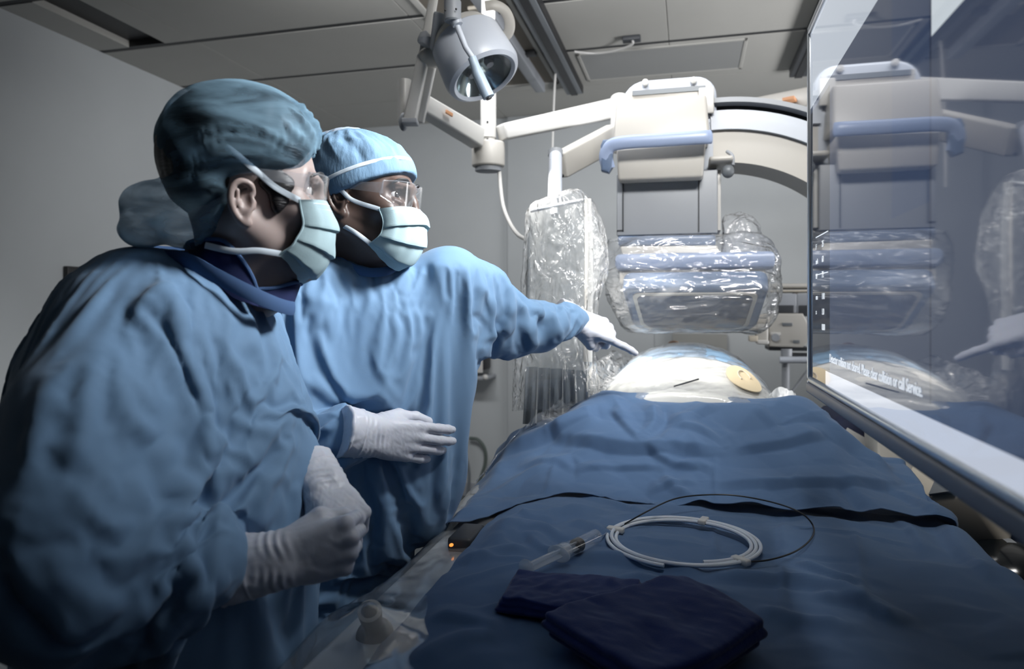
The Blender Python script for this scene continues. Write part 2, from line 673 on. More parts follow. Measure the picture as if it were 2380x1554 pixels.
def plain(name, color, rough=0.5, metal=0.0, bump=0.0, scale=200.0, vary=0.0, vscale=6.0, spec=0.5, sheen=0.0, emit=None, estr=0.0, sss=0.0, stretch=None, transmission=0.0, coat=0.0, dist=0.002):
    m, nt, out = new_mat(name)
    b = nt.nodes.new('ShaderNodeBsdfPrincipled')
    nt.links.new(b.outputs[0], out.inputs[0])
    b.inputs['Base Color'].default_value = color
    b.inputs['Roughness'].default_value = rough
    b.inputs['Metallic'].default_value = metal
    b.inputs['Specular IOR Level'].default_value = spec
    b.inputs['Sheen Weight'].default_value = sheen
    b.inputs['Coat Weight'].default_value = coat
    b.inputs['Transmission Weight'].default_value = transmission
    if sss:
        b.inputs['Subsurface Weight'].default_value = sss
        b.inputs['Subsurface Radius'].default_value = (0.008, 0.004, 0.002)
        b.inputs['Subsurface Scale'].default_value = 1.0
    if emit:
        b.inputs['Emission Color'].default_value = emit
        b.inputs['Emission Strength'].default_value = estr
    co = nt.nodes.new('ShaderNodeTexCoord')
    vec = co.outputs['Object']
    if stretch:
        mp = nt.nodes.new('ShaderNodeMapping'); mp.inputs['Scale'].default_value = stretch
        nt.links.new(vec, mp.inputs['Vector']); vec = mp.outputs[0]
    if vary:
        n = nt.nodes.new('ShaderNodeTexNoise'); n.inputs['Scale'].default_value = vscale; n.inputs['Detail'].default_value = 4
        nt.links.new(vec, n.inputs['Vector'])
        r = nt.nodes.new('ShaderNodeMapRange')
        r.inputs['To Min'].default_value = 1 - vary; r.inputs['To Max'].default_value = 1 + vary
        nt.links.new(n.outputs['Fac'], r.inputs['Value'])
        mx = nt.nodes.new('ShaderNodeVectorMath'); mx.operation = 'SCALE'
        mx.inputs[0].default_value = color[:3]
        nt.links.new(r.outputs[0], mx.inputs['Scale'])
        nt.links.new(mx.outputs[0], b.inputs['Base Color'])
    if bump:
        n = nt.nodes.new('ShaderNodeTexNoise'); n.inputs['Scale'].default_value = scale; n.inputs['Detail'].default_value = 3
        nt.links.new(vec, n.inputs['Vector'])
        bp = nt.nodes.new('ShaderNodeBump'); bp.inputs['Strength'].default_value = bump; bp.inputs['Distance'].default_value = dist
        nt.links.new(n.outputs['Fac'], bp.inputs['Height'])
        nt.links.new(bp.outputs[0], b.inputs['Normal'])
    return m


def film(name, haze=0.12, color=(0.9, 0.93, 0.96, 1), rough=0.08, bump=0.6, scale=14.0, tint=(1, 1, 1, 1), ior=1.45, stretch=(1, 1, 1), refl=1.0, dist=0.02):
    """thin clear plastic: see-through, shiny where it is creased, a little milky"""
    m, nt, out = new_mat(name)
    tr = nt.nodes.new('ShaderNodeBsdfTransparent'); tr.inputs[0].default_value = tint
    df = nt.nodes.new('ShaderNodeBsdfTranslucent'); df.inputs[0].default_value = color
    d2 = nt.nodes.new('ShaderNodeBsdfDiffuse'); d2.inputs[0].default_value = color
    gl = nt.nodes.new('ShaderNodeBsdfGlossy'); gl.inputs['Roughness'].default_value = rough
    dm = nt.nodes.new('ShaderNodeMixShader'); dm.inputs[0].default_value = 0.5
    nt.links.new(d2.outputs[0], dm.inputs[1]); nt.links.new(df.outputs[0], dm.inputs[2])
    m1 = nt.nodes.new('ShaderNodeMixShader'); m1.inputs[0].default_value = haze
    nt.links.new(tr.outputs[0], m1.inputs[1]); nt.links.new(dm.outputs[0], m1.inputs[2])
    fr = nt.nodes.new('ShaderNodeLayerWeight'); fr.inputs['Blend'].default_value = 0.5
    pw = nt.nodes.new('ShaderNodeMath'); pw.operation = 'POWER'; pw.inputs[1].default_value = 4.0
    nt.links.new(fr.outputs['Facing'], pw.inputs[0])
    mu = nt.nodes.new('ShaderNodeMath'); mu.operation = 'MULTIPLY_ADD'; mu.use_clamp = True
    f0 = ((ior - 1) / (ior + 1)) ** 2
    mu.inputs[1].default_value = refl * 0.8; mu.inputs[2].default_value = refl * f0
    nt.links.new(pw.outputs[0], mu.inputs[0])
    m2 = nt.nodes.new('ShaderNodeMixShader')
    nt.links.new(mu.outputs[0], m2.inputs[0]); nt.links.new(m1.outputs[0], m2.inputs[1]); nt.links.new(gl.outputs[0], m2.inputs[2])
    nt.links.new(m2.outputs[0], out.inputs[0])
    if bump:
        co = nt.nodes.new('ShaderNodeTexCoord')
        mp = nt.nodes.new('ShaderNodeMapping'); mp.inputs['Scale'].default_value = stretch
        nt.links.new(co.outputs['Object'], mp.inputs['Vector'])
        n = nt.nodes.new('ShaderNodeTexNoise'); n.inputs['Scale'].default_value = scale; n.inputs['Detail'].default_value = 2.5; n.inputs['Distortion'].default_value = 1.2
        nt.links.new(mp.outputs[0], n.inputs['Vector'])
        bp = nt.nodes.new('ShaderNodeBump'); bp.inputs['Strength'].default_value = bump; bp.inputs['Distance'].default_value = dist
        nt.links.new(n.outputs['Fac'], bp.inputs['Height'])
        for q in (gl, fr, d2):
            nt.links.new(bp.outputs[0], q.inputs['Normal'])
    return m

# ------------------------------------------------------------------ palette
M_WALL = plain('wall_paint', rgb(178, 182, 184), 0.75, bump=0.04, scale=300, vary=0.03)
M_CEIL = plain('ceiling_tile', rgb(176, 175, 170), 0.85, bump=0.08, scale=260, vary=0.03)
M_FLOOR = plain('vinyl_floor', rgb(84, 88, 92), 0.4, vary=0.06, vscale=3)  # darkened to cut bounce light on the camera side
M_WALLD = plain('unlit_wall', rgb(70, 76, 84), 0.8, vary=0.03)  # dark colour stands for the unlit, unseen end of the room
M_BLACK = plain('black_plastic', rgb(28, 29, 32), 0.45)
M_DARK = plain('dark_grey', rgb(52, 55, 60), 0.5)
M_RAIL = plain('grey_rail', rgb(112, 117, 122), 0.45, metal=0.1)
M_GREY = plain('grey_plastic', rgb(150, 154, 160), 0.45)
M_CREAM = plain('cream_housing', rgb(184, 181, 175), 0.38, vary=0.02)
M_WHITE = plain('white_enamel', rgb(198, 197, 194), 0.3)
M_PALE = plain('pale_blue_grey', rgb(188, 194, 204), 0.35)
M_BUMPER = plain('blue_bumper', rgb(150, 165, 195), 0.35)
M_STEELBLUE = plain('slate_blue', rgb(98, 115, 142), 0.35)
M_BEIGE = plain('beige_panel', rgb(190, 182, 168), 0.6)
M_ORANGE = plain('orange_label', rgb(205, 150, 110), 0.6)
M_SILVER = plain('brushed_silver', rgb(205, 210, 216), 0.28, metal=0.85)
M_HATCH = plain('hatch_inside', rgb(125, 118, 108), 0.8)

XL, XR, YB, YF, ZC = -3.11, 2.7, 4.90, -1.7, 2.80

# ------------------------------------------------------------------ shell
struct(MB().span((XL - .1, YF - .1, -0.1), (XR + .1, YB + .1, 0), 0).obj('floor', M_FLOOR))
struct(MB().span((XL - .1, YF, 0), (XL, YB, ZC), 0).obj('wall_left', M_WALL))
struct(MB().span((XR, YF, 0), (XR + .1, YB, ZC), 0).obj('wall_right', M_WALL))
struct(MB().span((XL - .1, YB, 0), (XR + .1, YB + .1, ZC), 0).obj('wall_back', M_WALL))
struct(MB().span((XL - .1, YF - .1, 0), (XR + .1, YF, ZC), 0).obj('wall_front', M_WALLD))
# ceiling made of tile bays with real gaps, closed above
cb = MB()
cb.span((XL - .1, YF - .1, ZC + .05), (XR + .1, YB + .1, ZC + .15), 0)
ys = [YF - .1, -0.55, 0.06, 0.67, 1.28, 1.88, 2.49, 3.09, 3.71, 4.31, YB + .1]
for i in range(len(ys) - 1):
    g0 = 0.016 if i in (6, 7, 8) and True else 0.006
    lo_gap = 0.019 if ys[i] in (2.49, 3.09, 3.71) else 0.003
    hi_gap = 0.019 if ys[i + 1] in (2.49, 3.09, 3.71) else 0.003
    cuts = [XL - .1, -2.5, -1.3, -0.1, 1.1, XR + .1]
    for a, b in zip(cuts[:-1], cuts[1:]):
        y0, y1 = ys[i] + lo_gap, ys[i + 1] - hi_gap
        if ys[i] == 2.49 and a < -3:                       # bay with the air slot
            cb.span((a, y0, ZC), (-2.91, y1, ZC + .06), 0)
            cb.span((-2.68, y0, ZC), (b - .0015, y1, ZC + .06), 0)
            continue
        cb.span((a + .0015, y0, ZC), (b - .0015, y1, ZC + .06), 0.002, seg=1)
struct(cb.obj('ceiling', M_CEIL, smooth=False))
struct(MB().span((-2.93, 2.50, ZC + .035), (-2.66, 3.08, ZC + .052), 0).obj('trim_1', M_BLACK))
for k, y in enumerate((2.49, 3.09, 3.71)):
    struct(MB().span((XL, y - .0185, ZC + .003), (XR, y + .0185, ZC + .05), 0).obj('trim_%d' % (k + 2), M_BLACK))
# shallow pier on the far wall
pr = onY(1179, 600, YB - .03)
struct(MB().span((pr[0], YB - .03, 0), (pr[0] + 1.05, YB + .01, ZC), 0.004).obj('trim_5', M_WALL))
struct(MB().span((XL, YB - .012, 0), (XR, YB + .01, 0.10), 0.003).obj('baseboard_back', M_GREY))
struct(MB().span((XL - .01, YF, 0), (XL + .012, YB, 0.10), 0.003).obj('baseboard_left', M_GREY))

# ------------------------------------------------------------------ things on the ceiling
t = thing('ceiling_rail', 'dark grey equipment rail running along the ceiling beside the exam lamp', 'ceiling rail', (-0.69, 3.0, ZC), 'equipment rails under the ceiling')
MB().span((-0.745, 1.2, ZC - .055), (-0.645, 4.3, ZC), 0.006).obj('rail_body', M_RAIL, t)
MB().span((-0.715, 1.22, ZC - .060), (-0.675, 4.302, ZC - .054), 0.0).obj('rail_slot', M_BLACK, t)
MB().span((-0.645, 1.22, ZC - .052), (-0.640, 4.30, ZC - .006), 0.0).obj('rail_lip', M_BLACK, t)
t = thing('ceiling_rail', 'dark ceiling rail end half hidden behind the top corner of the big display', 'ceiling rail', (0.63, 3.0, ZC), 'equipment rails under the ceiling')
MB().span((0.57, 1.2, ZC - .055), (0.67, 4.3, ZC), 0.006).obj('rail_body', M_DARK, t)
MB().span((0.60, 1.22, ZC - .060), (0.64, 4.302, ZC - .054), 0.0).obj('rail_slot', M_BLACK, t)

t = thing('ceiling_hatch', 'open beige service hatch in the ceiling above the exam lamp', 'ceiling hatch', (-0.98, 3.4, ZC))
h = MB()
h.span((-1.22, 2.75, ZC - .012), (-1.185, 4.2, ZC + .004), 0.003); h.span((-0.80, 2.75, ZC - .012), (-0.775, 4.2, ZC + .004), 0.003)
h.span((-1.22, 4.165, ZC - .012), (-0.775, 4.2, ZC + .004), 0.003); h.span((-1.22, 2.75, ZC - .012), (-0.775, 2.785, ZC + .004), 0.003)
h.obj('hatch_frame', M_CEIL, t)
MB().span((-1.19, 2.78, ZC - .006), (-0.795, 4.17, ZC - .001), 0.0).obj('hatch_plate', M_HATCH, t)
for yy in (3.05, 3.62):
    MB().span((-0.86, yy, ZC - .03), (-0.80, yy + .05, ZC - .004), 0.003).obj('clamp', M_BLACK, t)
    MB().span((-0.99, yy - .02, ZC - .022), (-0.87, yy + .1, ZC - .004), 0.006).obj('latch_plate', M_BEIGE, t)
t = MB().span((-0.915, 2.0, ZC - .07), (-0.855, 4.16, ZC - .012), 0.006).obj('ceiling_rail', M_GREY)
tag(t, 'pale slim rail slanting across the open beige ceiling hatch', 'ceiling rail', 'equipment rails under the ceiling')

t = thing('ceiling_light', 'unlit flat grey ceiling light panel above the imaging arm', 'ceiling light', (0.1, 4.0, ZC))
f = MB()
x0, x1, y0, y1 = -0.60, 0.30, 3.76, 4.22
for a, b in (((x0, y0), (x1, y0 + .018)), ((x0, y1 - .018), (x1, y1)), ((x0, y0), (x0 + .018, y1)), ((x1 - .018, y0), (x1, y1))):
    f.span((a[0], a[1], ZC - .006), (b[0], b[1], ZC + .002), 0.002, seg=1)
f.obj('panel_frame', M_CEIL, t)
MB().span((x0 + .015, y0 + .015, ZC - .003), (x1 - .015, y1 - .015, ZC - .0005), 0).obj('diffuser', plain('unlit_diffuser', rgb(150, 151, 150), 0.6), t)

a = onZ(1447, 87, ZC); b = onZ(1489, 84, ZC)
t = thing('cable_outlet', 'small dark cable outlet on the ceiling with a white lead', 'outlet', (a + b) / 2)
MB().box((a + b) / 2 - [0, 0, .012], (np.linalg.norm(b - a), .05, .024), .004).obj('outlet_plate', M_DARK, t)
lead = [onZ(1470, 92, ZC - .02), onZ(1468, 104, ZC - .035), onZ(1430, 118, ZC - .03), onZ(1380, 124, ZC - .02), onZ(1335, 120, ZC - .012)]
MB().tube(lead, .006, 8, smooth=6).obj('lead', M_WHITE, t)

# pull cord beside the rail
a = P(1289, 158, 3.6); a2 = onZ(1292, 150, ZC); d0 = project(a2)[2]
MB_c = MB().tube([a2, P(1287, 250, d0 - .01), P(1284, 362, d0 - .02), P(1283, 470, d0 - .02)], .006, 8, smooth=4)
tag(MB_c.obj('hanging_lead', M_WHITE), 'thin white lead hanging from the ceiling beside the dark rail', 'cable')

# ------------------------------------------------------------------ wall things
# dark framed control panel on the side wall
pa = onX(146, 618, XL)
t = thing('control_panel', 'black framed control panel on the side wall behind the bouffant-capped person', 'control panel', pa)
cz = pa[2] - .10
MB().span((XL, pa[1], cz - .10), (XL + .03, pa[1] + .34, cz + .10), .006).obj('frame', M_BLACK, t)
MB().span((XL + .02, pa[1] + .03, cz - .075), (XL + .034, pa[1] + .10, cz + .07), .003).obj('button_plate', M_GREY, t)
MB().ball((XL + .036, pa[1] + .092, cz - .005), (.008, .016, .016)).obj('knob', M_WHITE, t)
MB().span((XL + .02, pa[1] + .16, cz - .075), (XL + .034, pa[1] + .31, cz + .07), .003).obj('display', M_DARK, t)

# patient monitor on a small wall shelf behind the pointing surgeon
Y0 = YB - .22
c0 = onY(1040, 784, Y0); c1 = onY(1136, 880, Y0)
t = thing('vital_signs_monitor', 'small black bedside monitor on a wall shelf behind the back of the pointing person', 'monitor', ((c0[0] + c1[0]) / 2, Y0, c1[2]))
MB().span((c0[0], Y0, c1[2] + .06), (c1[0] - .03, Y0 + .16, c0[2]), .012).obj('casing', M_BLACK, t)
q0 = onY(1040, 796, Y0 - .004); q1 = onY(1122, 866, Y0 - .004)
fb = MB()
fb.span((q0[0], Y0 - .008, q1[2]), (q1[0], Y0 - .001, q0[2]), .006)
fb.obj('front_frame', M_WHITE, t)
for u0, u1 in ((1050, 1083), (1090, 1116)):
    s0 = onY(u0, 800, Y0 - .01); s1 = onY(u1, 845, Y0 - .01)
    MB().span((s0[0], Y0 - .011, s1[2]), (s1[0], Y0 - .007, s0[2]), .002).obj('screen', plain('monitor_glass', rgb(20, 22, 28), 0.15), t)
for u in (1081, 1104):
    k = onY(u, 855, Y0 - .01)
    MB().lathe([(.0, 0), (.022, 0), (.018, .02), (0, .02)], k, rot((1, 0, 0), 90), 16).obj('knob', M_BLACK, t)
s0 = onY(1000, 870, Y0 - .03); s1 = onY(1138, 884, Y0 - .03)
t2 = thing('wall_shelf', 'white wall shelf carrying the small black bedside monitor', 'shelf', ((s0[0] + s1[0]) / 2, YB, s1[2]))
MB().span((s0[0], Y0 - .04, s1[2]), (s1[0] - .02, YB, s0[2] - .005), .008).obj('shelf_board', M_GREY, t2)
MB().ball(onY(1128, 876, Y0 - .04), .02).obj('corner_knob', M_WHITE, t2)
cb1 = [onY(1084, 884, YB - .06), onY(1088, 930, YB - .03), onY(1084, 980, YB - .03), onY(1080, 1040, YB - .03), onY(1090, 1120, YB - .03), onY(1060, 1300, YB - .05)]
tag(MB().tube(cb1, .011, 8, smooth=6).obj('power_cord', M_RAIL), 'grey power cord hanging down the wall from the bedside monitor shelf', 'cord')
cb2 = [onY(1092, 1018, YB - .05), onY(1112, 1022, YB - .06), onY(1127, 1044, YB - .06), onY(1127, 1080, YB - .05), onY(1110, 1130, YB - .05), onY(1090, 1200, YB - .05)]
tag(MB().tube(cb2, .013, 8, smooth=6).obj('looped_cord', plain('green_grey', rgb(88, 98, 94), 0.6)), 'dark looped cord low on the wall beside the pointing person', 'cord')

# gas outlets on the far wall
for k, (u, v, r) in enumerate(((1367, 818, .035), (1370, 840, .045))):
    p = onY(u, v, YB - .03)
    t = thing('gas_outlet', ['upper black round gas outlet on the far wall', 'lower black round gas outlet on the far wall'][k], 'outlet', p, 'round gas outlets on the far wall')
    MB().lathe([(0, 0), (r, 0), (r * .8, .04), (r * .4, .06), (0, .06)], p, rot((1, 0, 0), 90), 20).obj('outlet_cap', M_BLACK, t)
    MB().lathe([(0, -.004), (r * 1.5, -.004), (r * 1.5, .008), (0, .008)], p, rot((1, 0, 0), 90), 20).obj('outlet_ring', M_GREY, t)
tag(MB().tube([onY(1371, 848, YB - .06), onY(1373, 880, YB - .04), onY(1392, 925, YB - .05), onY(1400, 960, YB - .05)], .01, 8, smooth=6).obj('gas_hose', M_GREY), 'thin grey hose hanging from the lower round gas outlet', 'hose')

# ================================================================== exam lamp on its column
# ceiling column with hub: everything that hangs on it is one stand
DC = 2.62
cx_, cy_ = P(1135, 350, DC)[:2]
hubz0, hubz1 = P(0, 388, DC)[2], P(0, 330, DC)[2]
t = thing('ceiling_arm_column', 'white ceiling column with a hub carrying three jointed arms', 'equipment column', (cx_, cy_, ZC))
MB().lathe([(.0, hubz1), (.026, hubz1), (.026, ZC), (0, ZC)], (cx_, cy_, 0), None, 28).obj('column_tube', M_WHITE, t)
MB().lathe([(.0, hubz0 + .11), (.030, hubz0 + .11), (.030, hubz0 + .34), (.026, hubz0 + .345), (0, hubz0 + .345)], (cx_, cy_, 0), None, 28).obj('sleeve', M_WHITE, t)
hub = [(math.cos(a) * .063 * (1.0 if abs(math.cos(a)) < .9 else 1), math.sin(a) * .05) for a in np.linspace(0, 2 * math.pi, 28, endpoint=False)]
MB().prism(hub, hubz1 - hubz0, (cx_, cy_, (hubz0 + hubz1) / 2), rot((0, 0, 1), math.degrees(YAW)), .008).obj('hub', M_CREAM, t)
MB().prism([(x * .8, y * .8) for x, y in hub], .02, (cx_, cy_, hubz0 - .008), rot((0, 0, 1), math.degrees(YAW)), .004).obj('hub_base', M_GREY, t)
for v in (283, 323):
    MB().ball(P(1133, v, DC - .031), .004).obj('screw', M_BLACK, t)


def beam(mb, a, b, wa, wb, ta, tb, up=(0, 0, 1), bev=.008):
    """tapered square arm from a to b: height w, thickness t"""
    a, b = np.asarray(a, float), np.asarray(b, float)
    R = frame(b - a, up); L = np.linalg.norm(b - a)
    bb = bmesh.new()
    vs = []
    for s, (w, tt) in ((0, (wa, ta)), (L, (wb, tb))):
        for y, z in ((-1, -1), (1, -1), (1, 1), (-1, 1)):
            vs.append(bb.verts.new((s, y * tt / 2, z * w / 2)))
    for f in ((0, 3, 2, 1), (4, 5, 6, 7), (0, 1, 5, 4), (1, 2, 6, 5), (2, 3, 7, 6), (3, 0, 4, 7)):
        bb.faces.new([vs[i] for i in f])
    bmesh.ops.bevel(bb, geom=bb.edges[:], offset=bev, segments=3, profile=.5, affect='EDGES')
    return mb.bm(bb, R, a)


ax = []
m = MB(); beam(m, P(1112, 322, 2.58), P(968, 236, 2.30), .075, .062, .06, .055); m.obj('lamp_arm', M_WHITE, t)
lab = MB(); lab.box(P(1044, 263, 2.375), (.035, .006, .013), .001, frame(P(1112, 322, 2.58) - P(968, 236, 2.30))); lab.obj('orange_label', M_ORANGE, t)
m = MB(); beam(m, P(1165, 308, 2.60), P(1428, 252, 2.95), .06, .085, .06, .06); m.obj('shield_arm', M_WHITE, t)
m = MB(); beam(m, P(1426, 318, 2.75), P(1300, 385, 2.30), .10, .085, .055, .055); m.obj('shield_forearm', M_CREAM, t)
m = MB(); m.tube([P(1440, 230, 2.95), P(1440, 345, 2.85)], .04, 20); m.obj('elbow', M_WHITE, t)
m = MB(); beam(m, P(1700, 262, 3.3), P(1990, 205, 3.0), .085, .085, .06, .06); m.obj('far_arm', M_CREAM, t)
MB().box(P(1836, 233, 3.10), (.05, .075, .014), .001, frame(P(1990, 205, 3.0) - P(1700, 262, 3.3))).obj('orange_label', M_ORANGE, t)
m = MB(); beam(m, P(1430, 255, 2.99), P(1720, 262, 3.35), .06, .06, .06, .06); m.obj('rear_link', M_WHITE, t)

# vertical post at the end of the lamp arm
m = MB()
m.tube([P(940, 186, 2.24), P(940, 286, 2.24)], .0215, 22); m.obj('arm_end_post', M_WHITE, t)
MB().ball(P(938, 283, 2.22), (.016, .012, .03)).obj('end_cap', M_GREY, t)

# cord from the hub to the shield
tag(MB().tube([P(1160, 388, 2.62), P(1163, 430, 2.60), P(1170, 480, 2.56), P(1186, 520, 2.5), P(1204, 545, 2.4), P(1222, 556, 2.3)], .0075, 10, smooth=8).obj('hub_cord', M_WHITE),
    'white cord looping from the column hub down to the bagged shield', 'cord')

# the lamp itself: light head, yoke, sterile handle and its own lifting arm
LC = P(1098, 126, 2.05)
hx = unit(P(1150, 205, 1.98) - P(1095, 60, 2.10))                    # beam direction
hx = unit(cdir(0.42, -0.26, -0.87))
LM = frame(-hx, cdir(0.2, 1, 0)); LM = np.stack([LM[:, 1], LM[:, 2], LM[:, 0]], 1)   # local z = away from the beam
lt = thing('exam_lamp', 'white drum-shaped examination lamp with a sterile handle hanging under the ceiling', 'lamp', LC)
lz = lambda x, y, z: LC + LM @ np.array([x, y, z])
r0 = .108
MB().lathe([(.088, -.085), (.098, -.092), (.110, -.085), (.116, -.068), (.114, -.03), (.108, .045), (.104, .048), (.098, .040)], LC, LM, 56, False).obj('drum', M_PALE, lt)
MB().lathe([(.0, .042), (.103, .042), (.103, .052), (.085, .082), (.05, .105), (.02, .112), (0, .112)], LC, LM, 48).obj('back_cover', M_CREAM, lt)
MB().lathe([(.104, .044), (.106, .046), (.104, .049), (.10, .047)], LC, LM, 56, False).obj('seam_ring', M_STEELBLUE, lt)
MB().lathe([(.0, -.025), (.03, -.03), (.07, -.05), (.09, -.078), (.09, -.083), (.066, -.055), (.03, -.036), (0, -.031)], LC, LM, 48).obj('reflector', plain('lamp_reflector', rgb(150, 165, 168), 0.12, metal=0.9, bump=0.2, scale=60), lt)
MB().lathe([(.0, -.076), (.097, -.080), (.097, -.083), (0, -.079)], LC, LM, 48).obj('front_glass', film('lamp_glass', haze=0.03, rough=0.03, bump=0.0), lt)
for k in range(3):
    a = 2 * math.pi * k / 3 + .5
    MB().lathe([(.0, 0), (.012, 0), (.014, .02), (0, .024)], lz(.035 * math.cos(a), .035 * math.sin(a), -.052), LM, 14).obj('bulb_holder', M_GREY, lt)
# fins on the back
for s in (-1, 1):
    mm = MB(); mm.prism([(-.05, 0), (.05, 0), (.04, .05), (.01, .075), (-.03, .06)], .02, lz(.035 * s - .02, -.02, .05), LM @ rot((1, 0, 0), 90), .005); mm.obj('back_fin', M_PALE, lt)
# hoop around the back
hp = [lz(.10 * math.cos(a), .02, .05 + .10 * math.sin(a)) for a in np.linspace(-.3, 1.9, 12)]
hp = [P(1127, 14, 2.06), P(1150, 12, 2.06), P(1172, 24, 2.07), P(1184, 48, 2.08), P(1183, 72, 2.09), P(1172, 88, 2.10)]
MB().tube(hp, .016, 12, smooth=5, flat=.005, hint=cdir(0, 1, 0)).obj('hoop', M_CREAM, lt)
# sterile handle in front of the drum
MB().tube([P(1063, 62, 1.86), P(1082, 110, 1.855), P(1102, 140, 1.85)], [.0085, .0075, .0075], 16).obj('handle_stem', M_PALE, lt)
MB().tube([P(1097, 134, 1.85), P(1106, 158, 1.85), P(1110, 170, 1.85), P(1136, 226, 1.85)], [.0115, .0125, .0155, .0165], 20).obj('handle_grip', plain('handle_blue', rgb(160, 176, 192), .35), lt)
MB().lathe([(0, 0), (.008, 0), (.008, .003), (0, .003)], P(1136, 228, 1.846), frame(P(1136, 228, 1.85) - P(1110, 170, 1.85)) @ rot((0, 1, 0), 90), 12).obj('handle_hole', M_BLACK, lt)
# knuckle and its two side brackets
kn = P(1052, 26, 1.93)
MB().lathe([(0, -.03), (.021, -.03), (.024, -.026), (.024, .026), (.021, .03), (0, .03)], kn, frame((0, 0, 1), cdir(0, 1, 0)) @ rot((0, 1, 0), 90) @ np.eye(3), 28).obj('knuckle', M_GREY, lt)
MB().tube([P(1056, 40, 1.93), P(1064, 58, 1.93)], [.017, .015], 18).obj('knuckle_socket', M_PALE, lt)
MB().tube([P(1050, -40, 1.93), P(1051, 10, 1.93)], .0195, 18).obj('knuckle_stem', M_PALE, lt)
for u, v in ((1035, 24), (1060, 21)):
    MB().ball(P(u, v, 1.90), .003).obj('screw', M_BLACK, lt)
mm = MB(); beam(mm, P(1012, 118, 2.06), P(1028, 30, 2.02), .035, .05, .03, .03, up=cdir(1, 0, 0)); mm.obj('side_bracket', M_GREY, lt)
MB().ball(P(1008, 132, 2.16), (.05, .05, .032)).obj('pivot_housing', M_CREAM, lt)
# lifting arm, two tubes
m = MB(); beam(m, P(952, 286, 2.20), P(985, 128, 2.16), .040, .036, .05, .04, up=cdir(1, 0, 0), bev=.006)
m.obj('lifting_arm', M_WHITE, lt)
m = MB(); beam(m, P(985, 128, 2.15), P(1012, -30, 2.12), .030, .026, .03, .03, up=cdir(1, 0, 0), bev=.006); m.obj('upper_arm', M_WHITE, lt)
m = MB(); beam(m, P(975, 285, 2.25), P(1008, 130, 2.22), .030, .030, .03, .03, up=cdir(1, 0, 0), bev=.006); m.obj('parallel_arm', M_WHITE, lt)
MB().tube([P(984, 104, 2.10), P(990, 92, 2.10), P(984, 76, 2.10)], [.020, .026, .012], 16).obj('arm_joint', M_GREY, lt)
MB().box(P(953, 284, 2.19), (.05, .05, .016), .004, rot((0, 0, 1), math.degrees(YAW))).obj('arm_foot', M_GREY, lt)

# ================================================================== shield in a clear bag
DS = 2.02
RZ3 = rot((0, 0, 1), math.degrees(YAW))
st = thing('radiation_shield', 'hanging clear lead-acrylic shield on a white drop post behind the pointing arm', 'shield', P(1300, 985, DS))
MB().tube([P(1291, 355, 2.24), P(1290, 462, 2.10)], .0215, 20).obj('drop_post', M_PALE, st)
MB().tube([P(1291, 350, 2.24), P(1291, 362, 2.235)], .024, 20).obj('post_cap', M_GREY, st)
MB().tube([P(1290, 455, 2.10), P(1290, 500, 2.06)], .012, 14).obj('post_spigot', M_SILVER, st)
for v in (372, 432):
    MB().ball(P(1281, v, 2.20), .004).obj('screw', M_BLACK, st)
MB().ball(P(1307, 408, 2.26), .006).obj('screw', M_BLACK, st)
pl = MB()
A0, A1, A2, A3 = P(1228, 492, DS + .02), P(1366, 468, DS - .05), P(1366, 880, DS - .05), P(1224, 880, DS + .02)
G = np.array([[A0 + (A1 - A0) * j / 8 + ((A3 - A0) * (1 - j / 8) + (A2 - A1) * j / 8) * i / 16 for j in range(9)] for i in range(17)])
M_ACRYL = film('lead_acrylic', haze=.03, rough=.03, bump=0.05, scale=3, tint=(.97, .975, .97, 1))
pl.grid(G, thick=.008).obj('acrylic_pane', M_ACRYL, st)
MB().tube([P(1226, 496, DS + .02), P(1228, 600, DS + .02), P(1226, 810, DS + .02)], .006, 10).obj('pane_edge', M_RAIL, st)
MB().tube([P(1366, 462, DS - .05), P(1369, 560, DS - .05), P(1368, 740, DS - .05), P(1366, 840, DS - .05)], [.010, .012, .013, .013], 12).obj('side_tube', M_WHITE, st)
MB().tube([P(1232, 490, DS + .0), P(1290, 478, DS), P(1362, 464, DS - .05)], .006, 10).obj('top_bar', M_SILVER, st)
for k in range(5):
    u0 = 1222 + k * 29
    g = np.array([[P(u0 + 27 * j / 6 + (k - 2) * i * .25, 852 + 4 * k * .5 + i * 9.5, DS + .01 - .012 * k + .008 * math.sin(j * 1.1 + k) * (i / 14 + .2)) for j in range(7)] for i in range(15)])
    MB().grid(g, thick=.003).obj('lead_curtain', plain('lead_curtain_grey', rgb(118, 124, 130), .5), st)

# crinkled bag over the shield
def bag(name, path_l, path_r, d_of, nv, nu, depth, seed, mat, parent=None, crink=.012):
    """closed sleeve of film between two picture outlines"""
    L = spline(path_l, 8); R = spline(path_r, 8)
    tL = np.linspace(0, len(L) - 1, nv); tR = np.linspace(0, len(R) - 1, nv)
    G = []
    for i in range(nv):
        l = np.array([np.interp(tL[i], range(len(L)), L[:, k]) for k in range(2)]); r = np.array([np.interp(tR[i], range(len(R)), R[:, k]) for k in range(2)])
        row = []
        for j in range(nu):
            a = 2 * math.pi * j / nu
            s = (1 - math.cos(a)) / 2
            u, v = l + (r - l) * s
            row.append(P(u, v, d_of(u, v) + depth * math.sin(a)))
        G.append(row)
    G = np.array(G)
    V = G.reshape(-1, 3); n = nu
    F = np.array([(i * n + j, i * n + (j + 1) % n, (i + 1) * n + (j + 1) % n, (i + 1) * n + j) for i in range(nv - 1) for j in range(n)])
    N = normals(V, F)
    a = wave_noise(V, .10, seed, 4, (1, 1, .5)); b = wave_noise(V, .035, seed + 1, 3, (1, 1, .35))
    V = V + N * (crink * np.abs(a) + crink * .5 * (1 - np.abs(b)))[:, None]
    return make(name, V, F, mat, parent, angle=None)


